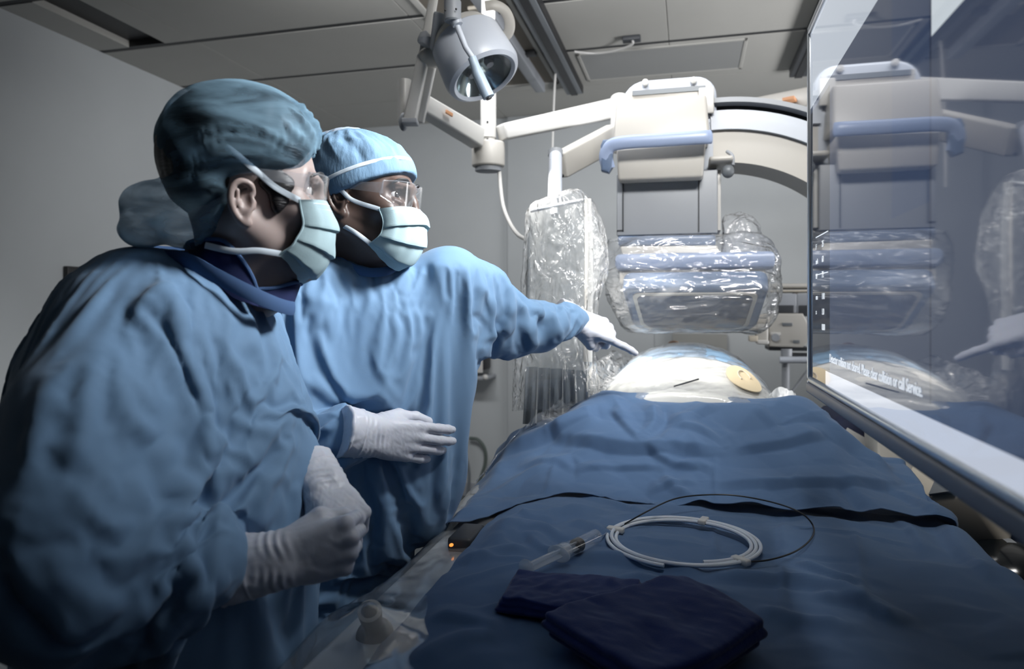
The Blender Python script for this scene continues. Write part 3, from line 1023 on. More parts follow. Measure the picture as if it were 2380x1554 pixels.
M_BAG = film('clear_bag', haze=.16, rough=.16, bump=1.0, scale=24, ior=1.55, refl=1.5, dist=.03, stretch=(1, 1, .55))
o = bag('shield_bag', [(1285, 462), (1232, 486), (1222, 560), (1212, 700), (1204, 800), (1196, 900), (1194, 955)], [(1300, 455), (1352, 450), (1392, 520), (1410, 610), (1384, 720), (1374, 800), (1380, 900), (1356, 945)],
        lambda u, v: DS - .02, 190, 120, .07, 3, M_BAG)
tag(o, 'crinkled clear plastic bag pulled over the hanging shield', 'plastic cover')

# ================================================================== imaging arm (ceiling side)
YA = 2.30                                                               # front of the detector tower in the room
def rp(u, v, Y=YA):
    return onY(u, v, Y)
g = thing('x_ray_c_arm', 'large white imaging arm with a flat detector tower over the patient', 'x-ray machine', (rp(1550, 760)[0], YA + .3, 0.0))
# rear cap with rounded top
pa, pb = rp(1447, 240, 2.42), rp(1666, 172, 2.42)
wz = pb[2] - pa[2] + .25; ww = pb[0] - pa[0]
poly = [(-ww / 2, -wz / 2), (ww / 2, -wz / 2)] + [(ww / 2 - .07 + .07 * math.cos(a), wz / 2 - .07 + .07 * math.sin(a)) for a in np.linspace(0, math.pi / 2, 7)] + [(-ww / 2 + .08 + .08 * math.cos(a), wz / 2 - .07 + .07 * math.sin(a)) for a in np.linspace(math.pi / 2, math.pi, 7)]
RX = rot((1, 0, 0), 90)
MB().prism(poly, .26, ((pa[0] + pb[0]) / 2, 2.55, pb[2] - wz / 2), RX, .012).obj('rear_cap', M_PALE, g)
MB().span(rp(1462, 212, 2.41), rp(1655, 238, 2.405), .004).obj('cap_recess', M_CREAM, g)
MB().span(rp(1470, 212, 2.405), rp(1640, 209, 2.40), .0).obj('cap_seam', M_RAIL, g)
MB().span(rp(1624, 206, 2.40), rp(1660, 262, 2.39), .004).obj('cap_hinge', M_WHITE, g)
for u, v in ((1500, 193), (1612, 188)):
    MB().lathe([(0, 0), (.012, 0), (.011, .012), (0, .015)], rp(u, v, 2.415), RX, 16).obj('cap_stud', M_WHITE, g)


def slab(mb, quad, Yf, Yb, bev=.012):
    """block whose front face has the four picture corners quad (tl, tr, br, bl) at room depths Yf (top, bottom) and back at Yb"""
    b = bmesh.new()
    f = [rp(*quad[0], Yf[0]), rp(*quad[1], Yf[0]), rp(*quad[2], Yf[1]), rp(*quad[3], Yf[1])]
    fr = [b.verts.new(p) for p in f]
    bk = [b.verts.new((p[0], Yb, p[2])) for p in f]
    b.faces.new(fr[::-1]); b.faces.new(bk)
    for i in range(4):
        j = (i + 1) % 4
        b.faces.new((fr[i], fr[j], bk[j], bk[i]))
    bmesh.ops.recalc_face_normals(b, faces=b.faces)
    bmesh.ops.bevel(b, geom=b.edges[:], offset=bev, segments=3, profile=.5, affect='EDGES')
    return mb.bm(b)


slab(MB(), [(1432, 234), (1642, 218), (1650, 318), (1424, 332)], (2.31, 2.27), 2.62, .010).obj('upper_cover', M_CREAM, g)
slab(MB(), [(1432, 345), (1641, 328), (1634, 412), (1436, 420)], (2.27, 2.275), 2.62, .010).obj('lower_cover', M_CREAM, g)
bz = [rp(1414, 392, 2.24), rp(1408, 362, 2.235), rp(1418, 340, 2.23), rp(1450, 331, 2.225), rp(1540, 325, 2.225), rp(1630, 319, 2.225), rp(1652, 318, 2.235)]
MB().tube(bz, .022, 16, smooth=6, flat=.012, hint=[0, 1, 0]).obj('collision_bumper', M_BUMPER, g)
MB().prism([(-.018, -.05), (.006, -.058), (.018, -.04), (.02, .035), (.012, .05), (-.012, .05), (-.02, .03)], .04, rp(1411, 362, 2.245), RX, .008).obj('bumper_end', M_STEELBLUE, g)
MB().span(rp(1433, 405, 2.33), rp(1661, 560, 2.60), .004).obj('tower', M_GREY, g)
for u in (1448, 1624):
    MB().span(rp(u - 1.5, 418, 2.331), rp(u + 1.5, 538, 2.327), 0).obj('tower_groove', M_DARK, g)
MB().span(rp(1449, 534, 2.331), rp(1434, 537, 2.327), 0).obj('tower_groove', M_DARK, g)
MB().span(rp(1661, 400, 2.335), rp(1665, 545, 2.45), 0).obj('tower_edge', M_BLACK, g)
MB().span(rp(1665, 395, 2.36), rp(1671, 545, 2.5), .001).obj('tower_rim', M_WHITE, g)
# detector head: stacked bands, then the tilted flat detector
slab(MB(), [(1434, 548), (1664, 545), (1664, 572), (1436, 572)], (2.31, 2.31), 2.66, .010).obj('head_collar', M_STEELBLUE, g)
slab(MB(), [(1440, 572), (1668, 570), (1672, 594), (1446, 594)], (2.30, 2.29), 2.66, .006).obj('head_band', M_CREAM, g)
MB().prism([(-.245, -.10), (.245, -.10), (.255, 0), (.225, .28), (-.225, .28), (-.25, 0)], .055, (rp(1610, 607, 2.36)[0], 2.36, rp(1600, 608, 2.3)[2]), None, .018).obj('head_ring', M_BUMPER, g)
MB().prism([(-.225, -.08), (.225, -.08), (.235, 0), (.205, .26), (-.205, .26), (-.23, 0)], .055, (rp(1605, 640, 2.36)[0], 2.36, rp(1600, 641, 2.3)[2]), None, .010).obj('head_skirt', M_CREAM, g)
MB().span(rp(1484, 655, 2.30), rp(1732, 668, 2.6), .0).obj('head_slot', M_BLACK, g)
lipb = rp(1605, 660, 2.285)
MB().prism([(x, -.012 * (1 - (x / .05) ** 2)) for x in np.linspace(-.05, .05, 9)] + [(.05, .006), (-.05, .006)], .02, lipb, RX, .002).obj('slot_latch', M_WHITE, g)
# flat detector, leaning so that its face looks down at the patient
dA, dB = rp(1606, 668, 2.215), rp(1618, 772, 2.42)
dn = unit(np.cross([1, 0, 0], dB - dA))
if dn[1] > 0:
    dn = -dn
DM = np.stack([np.array([1., 0, 0]), unit(np.cross(dn, [1, 0, 0])), dn], 1)
hh = np.linalg.norm(dB - dA) / 2; dc = (dA + dB) / 2
wt, wb, rr_ = .222, .205, .05
out = []
for (sx, sy, w, a0) in ((1, 1, wt, 0), (-1, 1, wt, 90), (-1, -1, wb, 180), (1, -1, wb, 270)):
    for a in np.linspace(a0, a0 + 90, 7):
        rr2 = .028 if sy > 0 else .055
        out.append((sx * (w - rr2) + rr2 * math.cos(math.radians(a)), sy * (hh - rr2) + rr2 * math.sin(math.radians(a))))
MB().prism(out, .07, dc - dn * .035, DM, .016).obj('detector_frame', M_STEELBLUE, g)
MB().prism([(x * .86, y * .82 - .003) for x, y in out], .006, dc + dn * .001, DM, .002).obj('detector_border', M_CREAM, g)
MB().prism([(x * .80, y * .73 - .003) for x, y in out], .006, dc + dn * .0025, DM, .001).obj('detector_face', plain('detector_glass', rgb(70, 78, 98), .25), g)
# curved arm in the plane of the far wall
def arc_sector(mb, cen, R0, R1, y0, y1, a0, a1, n=70, bev=.008):
    b = bmesh.new()
    ring = []
    for a in np.linspace(math.radians(a0), math.radians(a1), n):
        ring.append([b.verts.new((cen[0] + r * math.sin(a), y, cen[2] + r * math.cos(a))) for r, y in ((R0, y0), (R1, y0), (R1, y1), (R0, y1))])
    for p, q in zip(ring[:-1], ring[1:]):
        for i in range(4):
            j = (i + 1) % 4
            b.faces.new((p[i], p[j], q[j], q[i]))
    b.faces.new(ring[0]); b.faces.new(ring[-1][::-1])
    bmesh.ops.recalc_face_normals(b, faces=b.faces)
    return mb.bm(b)


ac = rp(1675, 722, 2.45)
s_ = project(np.array([ac]))[2][0] / FPX
Ro, Ri = 486 * s_, 340 * s_
arc_sector(MB(), ac, Ri, Ro - .065, 2.42, 2.62, -4, 112).obj('curved_arm', M_CREAM, g)
arc_sector(MB(), ac, Ro - .016, Ro, 2.40, 2.64, -3, 112).obj('outer_rail', M_GREY, g)
arc_sector(MB(), ac, Ro - .070, Ro - .040, 2.41, 2.63, -3, 112).obj('inner_rail', M_PALE, g)
arc_sector(MB(), ac, Ro - .045, Ro - .010, 2.45, 2.61, -3, 112).obj('rail_groove', M_BLACK, g)
arc_sector(MB(), ac, Ro - .105, Ro - .068, 2.405, 2.45, -3, 112).obj('arm_stripe', M_PALE, g)
MB().span(rp(1648, 362, 2.30), rp(1700, 390, 2.42), .012).obj('side_grip', M_CREAM, g)
MB().tube([rp(1690, 352, 2.36), rp(1702, 362, 2.34), rp(1703, 384, 2.33)], .006, 10, smooth=5).obj('grip_handle', M_GREY, g)
MB().ball(rp(1692, 398, 2.33), (.02, .02, .022)).obj('grip_ball', M_RAIL, g)
# lower part of the arm, tube housing under the table and its floor stand
m = MB(); beam(m, (ac[0] + (Ri + Ro) / 2 * math.sin(1.92), 2.52, ac[2] + (Ri + Ro) / 2 * math.cos(1.92)), (ac[0] + .60, 2.52, .42), .19, .20, .18, .18, up=(1, 0, 0)); m.obj('lower_arm', M_CREAM, g)
m = MB(); beam(m, (ac[0] + .66, 2.52, .40), (ac[0] - .05, 2.52, .40), .16, .18, .16, .18); m.obj('tube_arm', M_CREAM, g)
MB().lathe([(0, 0), (.15, 0), (.17, .04), (.17, .18), (.13, .23), (0, .23)], (ac[0] - .05, 2.52, .40), None, 32).obj('x_ray_tube', M_CREAM, g)
MB().span((ac[0] + .55, 2.40, 0), (ac[0] + 1.15, 2.68, .62), .04).obj('arm_pedestal', M_CREAM, g)

# clear cover over the detector head
cv = Field(np.array([rp(1400, 800)[0] - .06, 2.05, rp(1600, 815)[2]]), np.array([rp(1800, 480)[0] + .08, 2.85, rp(1600, 470)[2]]), .009)
hc = rp(1612, 640, 2.42)
cv.box((hc[0], 2.43, hc[2] - .01), (.255, .235, .135), None, .09)
cv.box((hc[0] + .0, 2.32, hc[2] - .11), (.232, .13, .07), None, .05, .08)
bl = rp(1718, 560, 2.40)
cv.ell(rp(1440, 620, 2.34), (.05, .06, .12), None, .05)
V, N, F = cv.mesh(3)
V = V + N * (.008 * wave_noise(V, .07, 11, 3, (1, 1, 1.6)) + .004 * (1 - np.abs(wave_noise(V, .035, 12, 2, (.5, .5, 2)))))[:, None]
keep = ~((V[F].mean(1)[:, 2] > rp(1600, 548)[2]) & (V[F].mean(1)[:, 0] < rp(1655, 600)[0]))
o = make('detector_cover', V, F[keep], film('detector_film', haze=.14, rough=.14, refl=1.4, bump=.9, scale=12, stretch=(.5, .5, 1.6), dist=.03, ior=1.5), None, angle=None)
tag(o, 'ballooning clear plastic cover wrapped around the detector head', 'plastic cover')

bf_ = Field(bl - [.2, .25, .2], bl + [.2, .35, .2], .007)
bf_.ell((bl[0] - .005, 2.44, bl[2] - .01), (.088, .085, .108), None, 0)
bf_.ell((bl[0] + .02, 2.44, bl[2] - .06), (.075, .085, .07), None, .03)
bf_.half((rp(1667, 500, 2.35)[0] + .022, 2.4, 0), (-1, 0, 0), .004)
V, N, F = bf_.mesh(2)
wn_ = wave_noise(V, .06, 51, 2)
V = V + N * (.012 * (.3 - np.abs(wn_)) + .004 * wave_noise(V, .025, 52, 2))[:, None]
o = make('film_balloon', V, F, film('milky_balloon', haze=.5, rough=.14, refl=1.5, bump=.9, scale=16, dist=.03, ior=1.5), None, angle=None)
tag(o, 'milky puffed-up pocket of clear plastic beside the grey detector tower', 'plastic cover')

# ================================================================== big display
XM = .246
yl = onX(1882, 800, XM)[1]; ze0, ze1 = 1.229, 1.985; yr = .22
D = thing('display', 'very large glossy wall-size display facing the surgeons at table side', 'display', (XM + .05, (yl + yr) / 2, ze0))
tilt = np.eye(3)
MB().span((XM + .014, yr, ze0 + .004), (XM + .085, yl - .004, ze1 - .004), .012).obj('housing', M_DARK, D)
bz_ = MB()
bw = .030
for lo, hi in (((yr, ze0 + .017), (yl, ze0 + bw)), ((yr, ze1 - .018), (yl, ze1)), ((yl - .016, ze0), (yl, ze1)), ((yr, ze0), (yr + .016, ze1))):
    bz_.span((XM - .006, lo[0], lo[1]), (XM + .02, hi[0], hi[1]), .0045)
bz_.obj('bezel', M_SILVER, D)
MB().span((XM - .008, yr, ze0 - .004), (XM + .05, yl - .001, ze0 + .0175), .004).obj('lower_lip', plain('lip_grey', rgb(120, 122, 134), .4), D)
# the picture it shows: slate windows, white title areas, a white status bar
m_, nt, out_ = new_mat('screen_picture')
pb_ = nt.nodes.new('ShaderNodeBsdfPrincipled')
pb_.inputs['Base Color'].default_value = (.004, .005, .008, 1); pb_.inputs['Roughness'].default_value = .035
pb_.inputs['IOR'].default_value = 1.62
nt.links.new(pb_.outputs[0], out_.inputs[0])
geo = nt.nodes.new('ShaderNodeTexCoord'); sep = nt.nodes.new('ShaderNodeSeparateXYZ')
nt.links.new(geo.outputs['Object'], sep.inputs[0])


def mth(op, a, b=None, c=None):
    n = nt.nodes.new('ShaderNodeMath'); n.operation = op
    for i, v in enumerate((a, b, c)):
        if v is None:
            continue
        if isinstance(v, (int, float)):
            n.inputs[i].default_value = v
        else:
            nt.links.new(v, n.inputs[i])
    return n.outputs[0]


oy, oz = (yl + yr) / 2, ze0
YY = mth('ADD', sep.outputs[1], oy); ZZ = mth('ADD', sep.outputs[2], oz)


def rect(y0, y1, z0, z1):
    a = mth('MULTIPLY', mth('GREATER_THAN', YY, y0), mth('LESS_THAN', YY, y1))
    return mth('MULTIPLY', a, mth('MULTIPLY', mth('GREATER_THAN', ZZ, z0), mth('LESS_THAN', ZZ, z1)))


def mixc(fac, a, b):
    n = nt.nodes.new('ShaderNodeMix'); n.data_type = 'RGBA'
    nt.links.new(fac, n.inputs[0])
    for i, v in ((6, a), (7, b)):
        if isinstance(v, tuple):
            n.inputs[i].default_value = v
        else:
            nt.links.new(v, n.inputs[i])
    return n.outputs[2]


ysp = onX(2165, 60, XM)[1]; zt1 = onX(2000, 68, XM)[2]; zt2 = onX(2200, 48, XM)[2]; ysb = onX(1930, 500, XM)[1]
col = rgb(68, 78, 100)
c_ = mixc(rect(ysb, yl, ze0, 1.80), col, rgb(34, 38, 48))
c_ = mixc(rect(ysp, yl, zt1, 3), c_, rgb(205, 214, 226))
c_ = mixc(rect(ysp, ysp + .14, zt1 - .3, 3), c_, rgb(58, 72, 100))
c_ = mixc(rect(ysp - .0025, ysp + .0025, 1.3, 3), c_, rgb(40, 50, 74))
c_ = mixc(rect(-1, ysp - .003, zt2, 3), c_, rgb(222, 232, 240))
c_ = mixc(rect(-1, ysb + .04, ze0, 1.285), c_, rgb(214, 222, 238))
nt.links.new(c_, pb_.inputs['Emission Color'])
pb_.inputs['Emission Strength'].default_value = .72
MB().span((XM - .001, yr + .01, ze0 + bw - .004), (XM + .016, yl - .012, ze1 - .014), 0).obj('screen', m_, D)
# writing on the screen
M_TXT = plain('screen_text', rgb(235, 240, 245), .5, emit=rgb(225, 232, 240), estr=.9)


def writing(text, y, z, size, width=None, parent=D, name='message'):
    cu = bpy.data.curves.new('writing', 'FONT'); cu.body = text; cu.size = size
    cu.extrude = .0002; cu.resolution_u = 3
    o = bpy.data.objects.new('writing', cu); COL.objects.link(o)
    bpy.context.view_layer.update()
    me = bpy.data.meshes.new_from_object(o.evaluated_get(bpy.context.evaluated_depsgraph_get()))
    V = np.array([v.co[:] for v in me.vertices]); Fs = [tuple(p.vertices) for p in me.polygons]
    bpy.data.objects.remove(o); bpy.data.curves.remove(cu); bpy.data.meshes.remove(me)
    sx = width / (V[:, 0].max() - V[:, 0].min()) if width else 1
    Wd = np.stack([np.full(len(V), XM - .0016) - V[:, 2], y - V[:, 0] * sx, z + V[:, 1]], 1)
    return make(name, Wd, Fs, M_TXT, parent, smooth=False)


y_s, y_e = onX(1930, 830, XM)[1], onX(2146, 905, XM)[1]
writing('Detector collision not cleared. Please clear collision or call Service.', y_s, 1.304, .0215, y_s - y_e)
zz = onX(1920, 570, XM)[2]
for k, (a_, b_) in enumerate((('F', '25'), ('mA', '60'), ('kV', '72'), ('cm', '110'), ('s', '1.0'), ('', '0.00'))):
    writing(b_, onX(1912, 560, XM)[1], zz - k * .029 - (.012 if k > 2 else 0), .017, None, D, 'readout')
    if a_:
        writing(a_, onX(1898, 560, XM)[1], zz - k * .029 - (.012 if k > 2 else 0), .015, None, D, 'readout_name')
for v in (553, 640):
    p0, p1 = onX(1898, v, XM), onX(1926, v - 4, XM)
    MB().span((XM - .0018, p1[1], p0[2]), (XM - .0008, p0[1], p0[2] + .0016), 0).obj('divider', M_TXT, D)
MB().span((XM + .085, .55, 1.45), (XM + .16, 1.15, 1.8), .02).obj('mount_box', M_DARK, D)
MB().tube([(XM + .13, .85, 1.75), (XM + .13, .85, ZC)], .04, 20).obj('mount_post', M_GREY, D)

# ================================================================== injector trolley by the far wall
YE = 3.55
e = lambda u, v, Y=YE: onY(u, v, Y)
T = thing('injector_trolley', 'beige medical trolley with grey screens beside the big display', 'medical trolley', (e(1828, 900)[0], YE, 0))
MB().span(e(1770, 659), e(1990, 672, YE + .3), .012).obj('top_bar', M_CREAM, T)
MB().span(e(1772, 674), e(1990, 680, YE + .25), .004).obj('shelf', M_BEIGE, T)
MB().span(e(1786, 682), e(1845, 728, YE + .1), .006).obj('screen_box', M_GREY, T)
MB().span(e(1790, 709, YE - .004), e(1842, 727, YE + .05), .004).obj('screen_box', M_DARK, T)
MB().span(e(1852, 682), e(1980, 728, YE + .1), .006).obj('screen_box', M_GREY, T)
MB().span(e(1856, 709, YE - .004), e(1976, 735, YE + .05), .004).obj('screen_box', M_DARK, T)
MB().span(e(1845, 680, YE + .02), e(1852, 730, YE + .08), .002).obj('divider_post', M_BEIGE, T)
b_ = MB(); ww_ = e(1880, 770)[0] - e(1785, 770)[0]; hz_ = e(1830, 728)[2] - e(1830, 806)[2]
b_.prism([(-ww_ / 2, -hz_ / 2), (ww_ / 2 - .03, -hz_ / 2), (ww_ / 2, -hz_ / 2 + .03), (ww_ / 2, hz_ / 2 - .06), (ww_ / 2 - .03, hz_ / 2), (-ww_ / 2, hz_ / 2)], .25, (e(1832, 767)[0], YE + .1, e(1830, 767)[2]), RX, .008).obj('main_housing', M_CREAM, T)
MB().span(e(1818, 750, YE - .03), e(1841, 757, YE - .024), .001).obj('badge', M_RAIL, T)
MB().span(e(1790, 772, YE - .03), e(1814, 779, YE - .024), .001).obj('badge', M_WHITE, T)
MB().lathe([(0, 0), (.02, 0), (.018, .012), (0, .012)], e(1802, 784, YE - .025), RX, 14).obj('knob', M_GREY, T)
MB().span(e(1843, 790, YE - .03), e(1858, 797, YE - .024), .001).obj('badge', M_RAIL, T)
MB().span(e(1788, 806), e(1865, 810, YE + .2), .0).obj('housing_base', M_DARK, T)
MB().span(e(1758, 752, YE - .05), e(1781, 793, YE + .05), .01).obj('side_pump', M_CREAM, T)
MB().span(e(1760, 790, YE - .06), e(1782, 798, YE + .04), .006).obj('pump_foot', M_WHITE, T)
MB().span(e(1753, 730, YE - .04), e(1784, 752, YE + .05), .012).obj('side_pump', M_BEIGE, T)
MB().span(e(1738, 762, YE - .06), e(1758, 768, YE + .02), .004).obj('pump_arm', M_BEIGE, T)
MB().span(e(1742, 780, YE - .06), e(1758, 792, YE + .02), .004).obj('pump_arm', M_BEIGE, T)
MB().tube([e(1826, 810), e(1826, 1200)], .018, 16).obj('post', M_GREY, T)
MB().tube([e(1828, 810), e(1828, 838)], .026, 16).obj('post_collar', M_GREY, T)
MB().tube([e(1812, 836, YE - .05), e(1980, 836, YE - .05)], .016, 14).obj('cross_handle', M_PALE, T)
MB().span(e(1833, 822, YE), e(1980, 829, YE + .1), .004).obj('cross_bar', M_DARK, T)
MB().tube([e(1836, 915, YE + .03), e(1880, 856, YE + .03)], .006, 8).obj('brace', M_GREY, T)
MB().span((e(1826, 900)[0] - .25, YE - .2, .02), (e(1826, 900)[0] + .35, YE + .25, .10), .02).obj('wheel_base', M_GREY, T)
# door panel behind the patient and equipment line on the far wall
p0, p1 = onY(1562, 775, YB - .045), onY(1690, 1100, YB - .02)
tag(MB().span(p0, (p1[0], YB - .02, .1), .004).obj('wall_cabinet', plain('cabinet_grey', rgb(140, 140, 136), .6)), 'tall grey wall cabinet seen low behind the draped patient', 'cabinet')

# ================================================================== table
M_DRAPE = plain('drape_blue', rgb(79, 105, 139), .8, bump=.25, scale=420, vary=.05, vscale=9, sheen=.15, spec=.25, dist=.0006)
M_TOWEL = plain('towel_navy', rgb(30, 46, 98), .95, bump=.6, scale=520, vary=.08, vscale=14, sheen=.3, spec=.1, dist=.001)
M_PAD = plain('pad_cover', rgb(228, 234, 238), .5, vary=.04)
T = thing('operating_table', 'narrow operating table under blue drapes with a pale padded top', 'operating table', (0.04, 1.5, 0))
MB().span((-.50, .10, .885), (.50, 2.70, .925), .012).obj('mattress_pad', M_PAD, T)
MB().span((-.51, .08, .855), (.51, 2.38, .884), .008).obj('table_top', M_GREY, T)
MB().span((-.508, .3, .826), (-.488, 2.3, .854), .004).obj('side_rail', M_SILVER, T)
MB().span((.488, .3, .826), (.508, 2.3, .854), .004).obj('side_rail', M_SILVER, T)
MB().span((-.22, 1.0, .02), (.22, 1.9, .855), .05).obj('pedestal', M_CREAM, T)
MB().span((-.35, .7, 0), (.35, 2.3, .06), .02).obj('foot_plate', M_GREY, T)
k0 = P(872, 1490, .925)
kz = .925
k0 = onZ(872, 1478, kz)
ka = unit(P(848, 1402, .93) - k0 + np.array([0, 0, .02]))
KM = frame(ka, cdir(0, 1, 0)); KM = np.stack([KM[:, 1], KM[:, 2], KM[:, 0]], 1)
j = thing('table_control', 'grey joystick knob on the table edge beneath clear plastic', 'control knob', k0)
MB().lathe([(0, 0), (.026, 0), (.027, .006), (.022, .012), (.017, .018), (.0145, .034), (.0165, .058), (.0165, .064), (.012, .066), (.009, .058), (0, .056)], k0, KM, 36).obj('knob_body', plain('knob_grey', rgb(66, 74, 88), .4), j)
MB().lathe([(.0120, .0635), (.0165, .0635), (.0168, .066), (.0120, .0665)], k0, KM, 36, False).obj('knob_ring', M_WHITE, j)
cl = onZ(1085, 1235, .95)
j = thing('rail_clamp', 'small dark rail clamp with amber lights under the plastic beside the table', 'clamp', cl)
MB().box(cl - [0, 0, .012], (.05, .10, .03), .008).obj('clamp_block', M_DARK, j)
for u, v in ((1049, 1266), (1079, 1258)):
    MB().ball(onZ(u, v, .945), (.004, .006, .003)).obj('amber_light', plain('amber_glow', rgb(230, 160, 90), .4, emit=rgb(255, 150, 60), estr=1.2), j)


def sstep(x, a, b):
    t = np.clip((x - a) / (b - a), 0, 1)
    return t * t * (3 - 2 * t)


def sheet(name, U, Vv, fn, mat, strokes, noise=(.004, .16, 5), thick=.0015, parent=None, zmin=None):
    """cloth over the (U, V) parameter grid: fn gives points; strokes sculpt folds; closed with a thin underside"""
    A, B = np.meshgrid(U, Vv, indexing='ij')
    G = fn(A, B); m, n = A.shape
    V = G.reshape(-1, 3)
    F = np.array([(i * n + k, (i + 1) * n + k, (i + 1) * n + k + 1, i * n + k + 1) for i in range(m - 1) for k in range(n - 1)])
    N = normals(V, F)
    if N[:, 2].mean() < 0:
        F = F[:, ::-1]; N = -N
    V = V + N * (noise[0] * wave_noise(V, noise[1], noise[2], 3) + noise[0] * .35 * wave_noise(V, noise[1] * .25, noise[2] + 9, 2))[:, None]
    fa = noise[3] if len(noise) > 3 else 0
    if fa:
        V = V + N * (fa * facets(V[:, 0], V[:, 1], .12, noise[2]) + fa * .4 * facets(V[:, 0], V[:, 1], .05, noise[2] + 1) + .0012 * np.abs((V[:, 0] / .21 + .3) % 2 - 1) + .0012 * np.abs((V[:, 1] / .23) % 2 - 1))[:, None]
    V = V + N * (noise[0] * 1.0 * (.35 - np.abs(wave_noise(V, noise[1] * .8, noise[2] + 20, 2))))[:, None]
    V = folds(V, N, F, [(a, w, h * 1.9, k_) for a, w, h, k_ in strokes])
    if zmin is not None:
        on = np.abs(V[:, 0]) < .508
        V[on, 2] = np.maximum(V[on, 2], zmin)
    N = normals(V, F)
    k = len(V)
    ring = list(range(n)) + [i * n + n - 1 for i in range(1, m)] + [(m - 1) * n + q for q in range(n - 2, -1, -1)] + [i * n for i in range(m - 2, 0, -1)]
    side = [(b, a, a + k, b + k) for a, b in zip(ring, ring[1:] + ring[:1])]
    F2 = np.vstack([F, F[:, ::-1] + k, np.array(side)])
    return make(name, np.vstack([V, V - N * thick]), F2, mat, parent, angle=60)


# lower blue sheet: flat on the table, hanging over the far long side
def low(U, W_):
    X = np.clip(U, -9, .545); over = np.maximum(U - .515, 0)
    r = .03
    a = np.clip(over / r, 0, math.pi / 2)
    x = np.where(U > .515, .515 + r * np.sin(a), U) + .02 * np.maximum(over - r * 1.57, 0)
    z = .948 - np.where(U > .515, r * (1 - np.cos(a)) + np.maximum(over - r * math.pi / 2, 0), 0)
    z = z + .012 * np.exp(-((U + .2) / .2) ** 2 - ((W_ - 1.45) / .16) ** 2) - .012 * sstep(W_, .9, .3)
    x = x + np.where(over > .05, .012 * np.sin(W_ * 17 + 1) * sstep(over, .03, .3), 0)
    z = z - .010 * sstep(U, -.36, -.42) - .03 * sstep(W_, 1.68, 1.76)
    return np.stack([x, W_, z], -1)


low_str = [
    ([(1130, 1206), (1200, 1205), (1290, 1190), (1420, 1182)], .016, .009, 'r'),
    ([(1215, 1190), (1222, 1206), (1300, 1206)], .010, .006, 's'),
    ([(1160, 1240), (1230, 1215), (1300, 1240)], .018, .007, 'r'),
    ([(1170, 1236), (1250, 1235), (1340, 1265)], .008, .004, 'k'),
    ([(1310, 1294), (1400, 1296), (1500, 1306), (1640, 1332)], .022, .009, 's'),
    ([(1640, 1332), (1760, 1345), (1860, 1352), (1960, 1376), (2010, 1412)], .026, .011, 's'),
    ([(1200, 1350), (1420, 1370), (1560, 1372)], .03, .007, 'r'),
    ([(1817, 1185), (1817, 1300), (1817, 1440)], .006, .0025, 'c'),
    ([(1655, 1196), (1652, 1290)], .006, .002, 'c'),
    ([(1980, 1210), (2000, 1330), (2010, 1450)], .006, .0025, 'c'),
    ([(1460, 1240), (1560, 1250), (1660, 1266)], .006, .0025, 'c'),
    ([(1640, 1280), (1830, 1286), (2000, 1300)], .006, .002, 'k'),
    ([(1830, 1215), (1960, 1230), (2130, 1262)], .008, .003, 's'),
    ([(1680, 1194), (1560, 1198), (1430, 1190)], .014, .005, 's'),
    ([(1030, 1360), (1120, 1330), (1280, 1300)], .008, .003, 'c'),
    ([(1060, 1300), (1150, 1290), (1240, 1296)], .008, .003, 'c'),
    ([(1000, 1430), (1060, 1430), (1180, 1462)], .02, .006, 's'),
    ([(960, 1545), (1040, 1490), (1180, 1462)], .02, .005, 'r'),
    ([(1750, 1405), (1860, 1440), (1990, 1452)], .02, .006, 'r'),
    ([(2195, 1210), (2230, 1280), (2320, 1350)], .02, .008, 's'),
    ([(2080, 1200), (2120, 1230), (2150, 1290)], .014, .006, 's'),
    ([(1138, 1266), (1218, 1230), (1284, 1238)], .012, .008, 'c'), ([(1218, 1230), (1260, 1270), (1330, 1290)], .010, .006, 's'),
    ([(1320, 1205), (1400, 1230), (1420, 1250)], .010, .006, 'c'), ([(1080, 1310), (1160, 1278), (1230, 1270)], .012, .007, 's'),
    ([(1350, 1145), (1420, 1165), (1500, 1190)], .010, .006, 's'), ([(1440, 1330), (1560, 1362), (1700, 1375)], .014, .008, 's'),
    ([(1120, 1420), (1200, 1400), (1260, 1380)], .012, .006, 'c'), ([(1660, 1240), (1665, 1290)], .005, .002, 'c'),
    ([(1850, 1300), (1930, 1330), (2010, 1350)], .012, .006, 's'), ([(1880, 1380), (2000, 1400), (2100, 1450)], .016, .008, 's'),
]
o = sheet('surgical_drape', np.linspace(-.405, .80, 230), np.linspace(.22, 1.80, 270), low, M_DRAPE, low_str, (.0012, .15, 5, .0085), zmin=.9295)
tag(o, 'large navy blue drape sheet under the syringe and the coiled tube', 'drape')


# upper blue sheet: rises over the covered legs, its hem lies on the lower sheet
def upp(U, W_):
    # U across (-.60 .. .70), W_ 0..1 from hem to crest
    hem = 1.605 - .26 * sstep(U, -.28, -.50) + .007 * np.sin(U * 21) + .006 * np.sin(U * 47 + 1)
    Y = hem + (1.965 - hem) * W_
    S = sstep(Y, 1.585, 1.985)
    T_ = .195 * (1 - .62 * sstep(U, -.20, -.52)) * (1 - .74 * sstep(U, .28, .50))
    z = .966 + S * T_ - .005 * (1 - sstep(W_, 0, .12))
    ov = np.maximum(U - .515, 0); ol = np.maximum(-.47 - U, 0)
    z = z - 1.0 * ov * sstep(ov, 0, .05) - .55 * ol * sstep(ol, 0, .04)
    x = np.where(U > .53, .53 + (U - .53) * .22, U)
    x = np.where(U < -.50, -.50 + (U + .50) * .7, x)
    return np.stack([x, Y, z], -1)


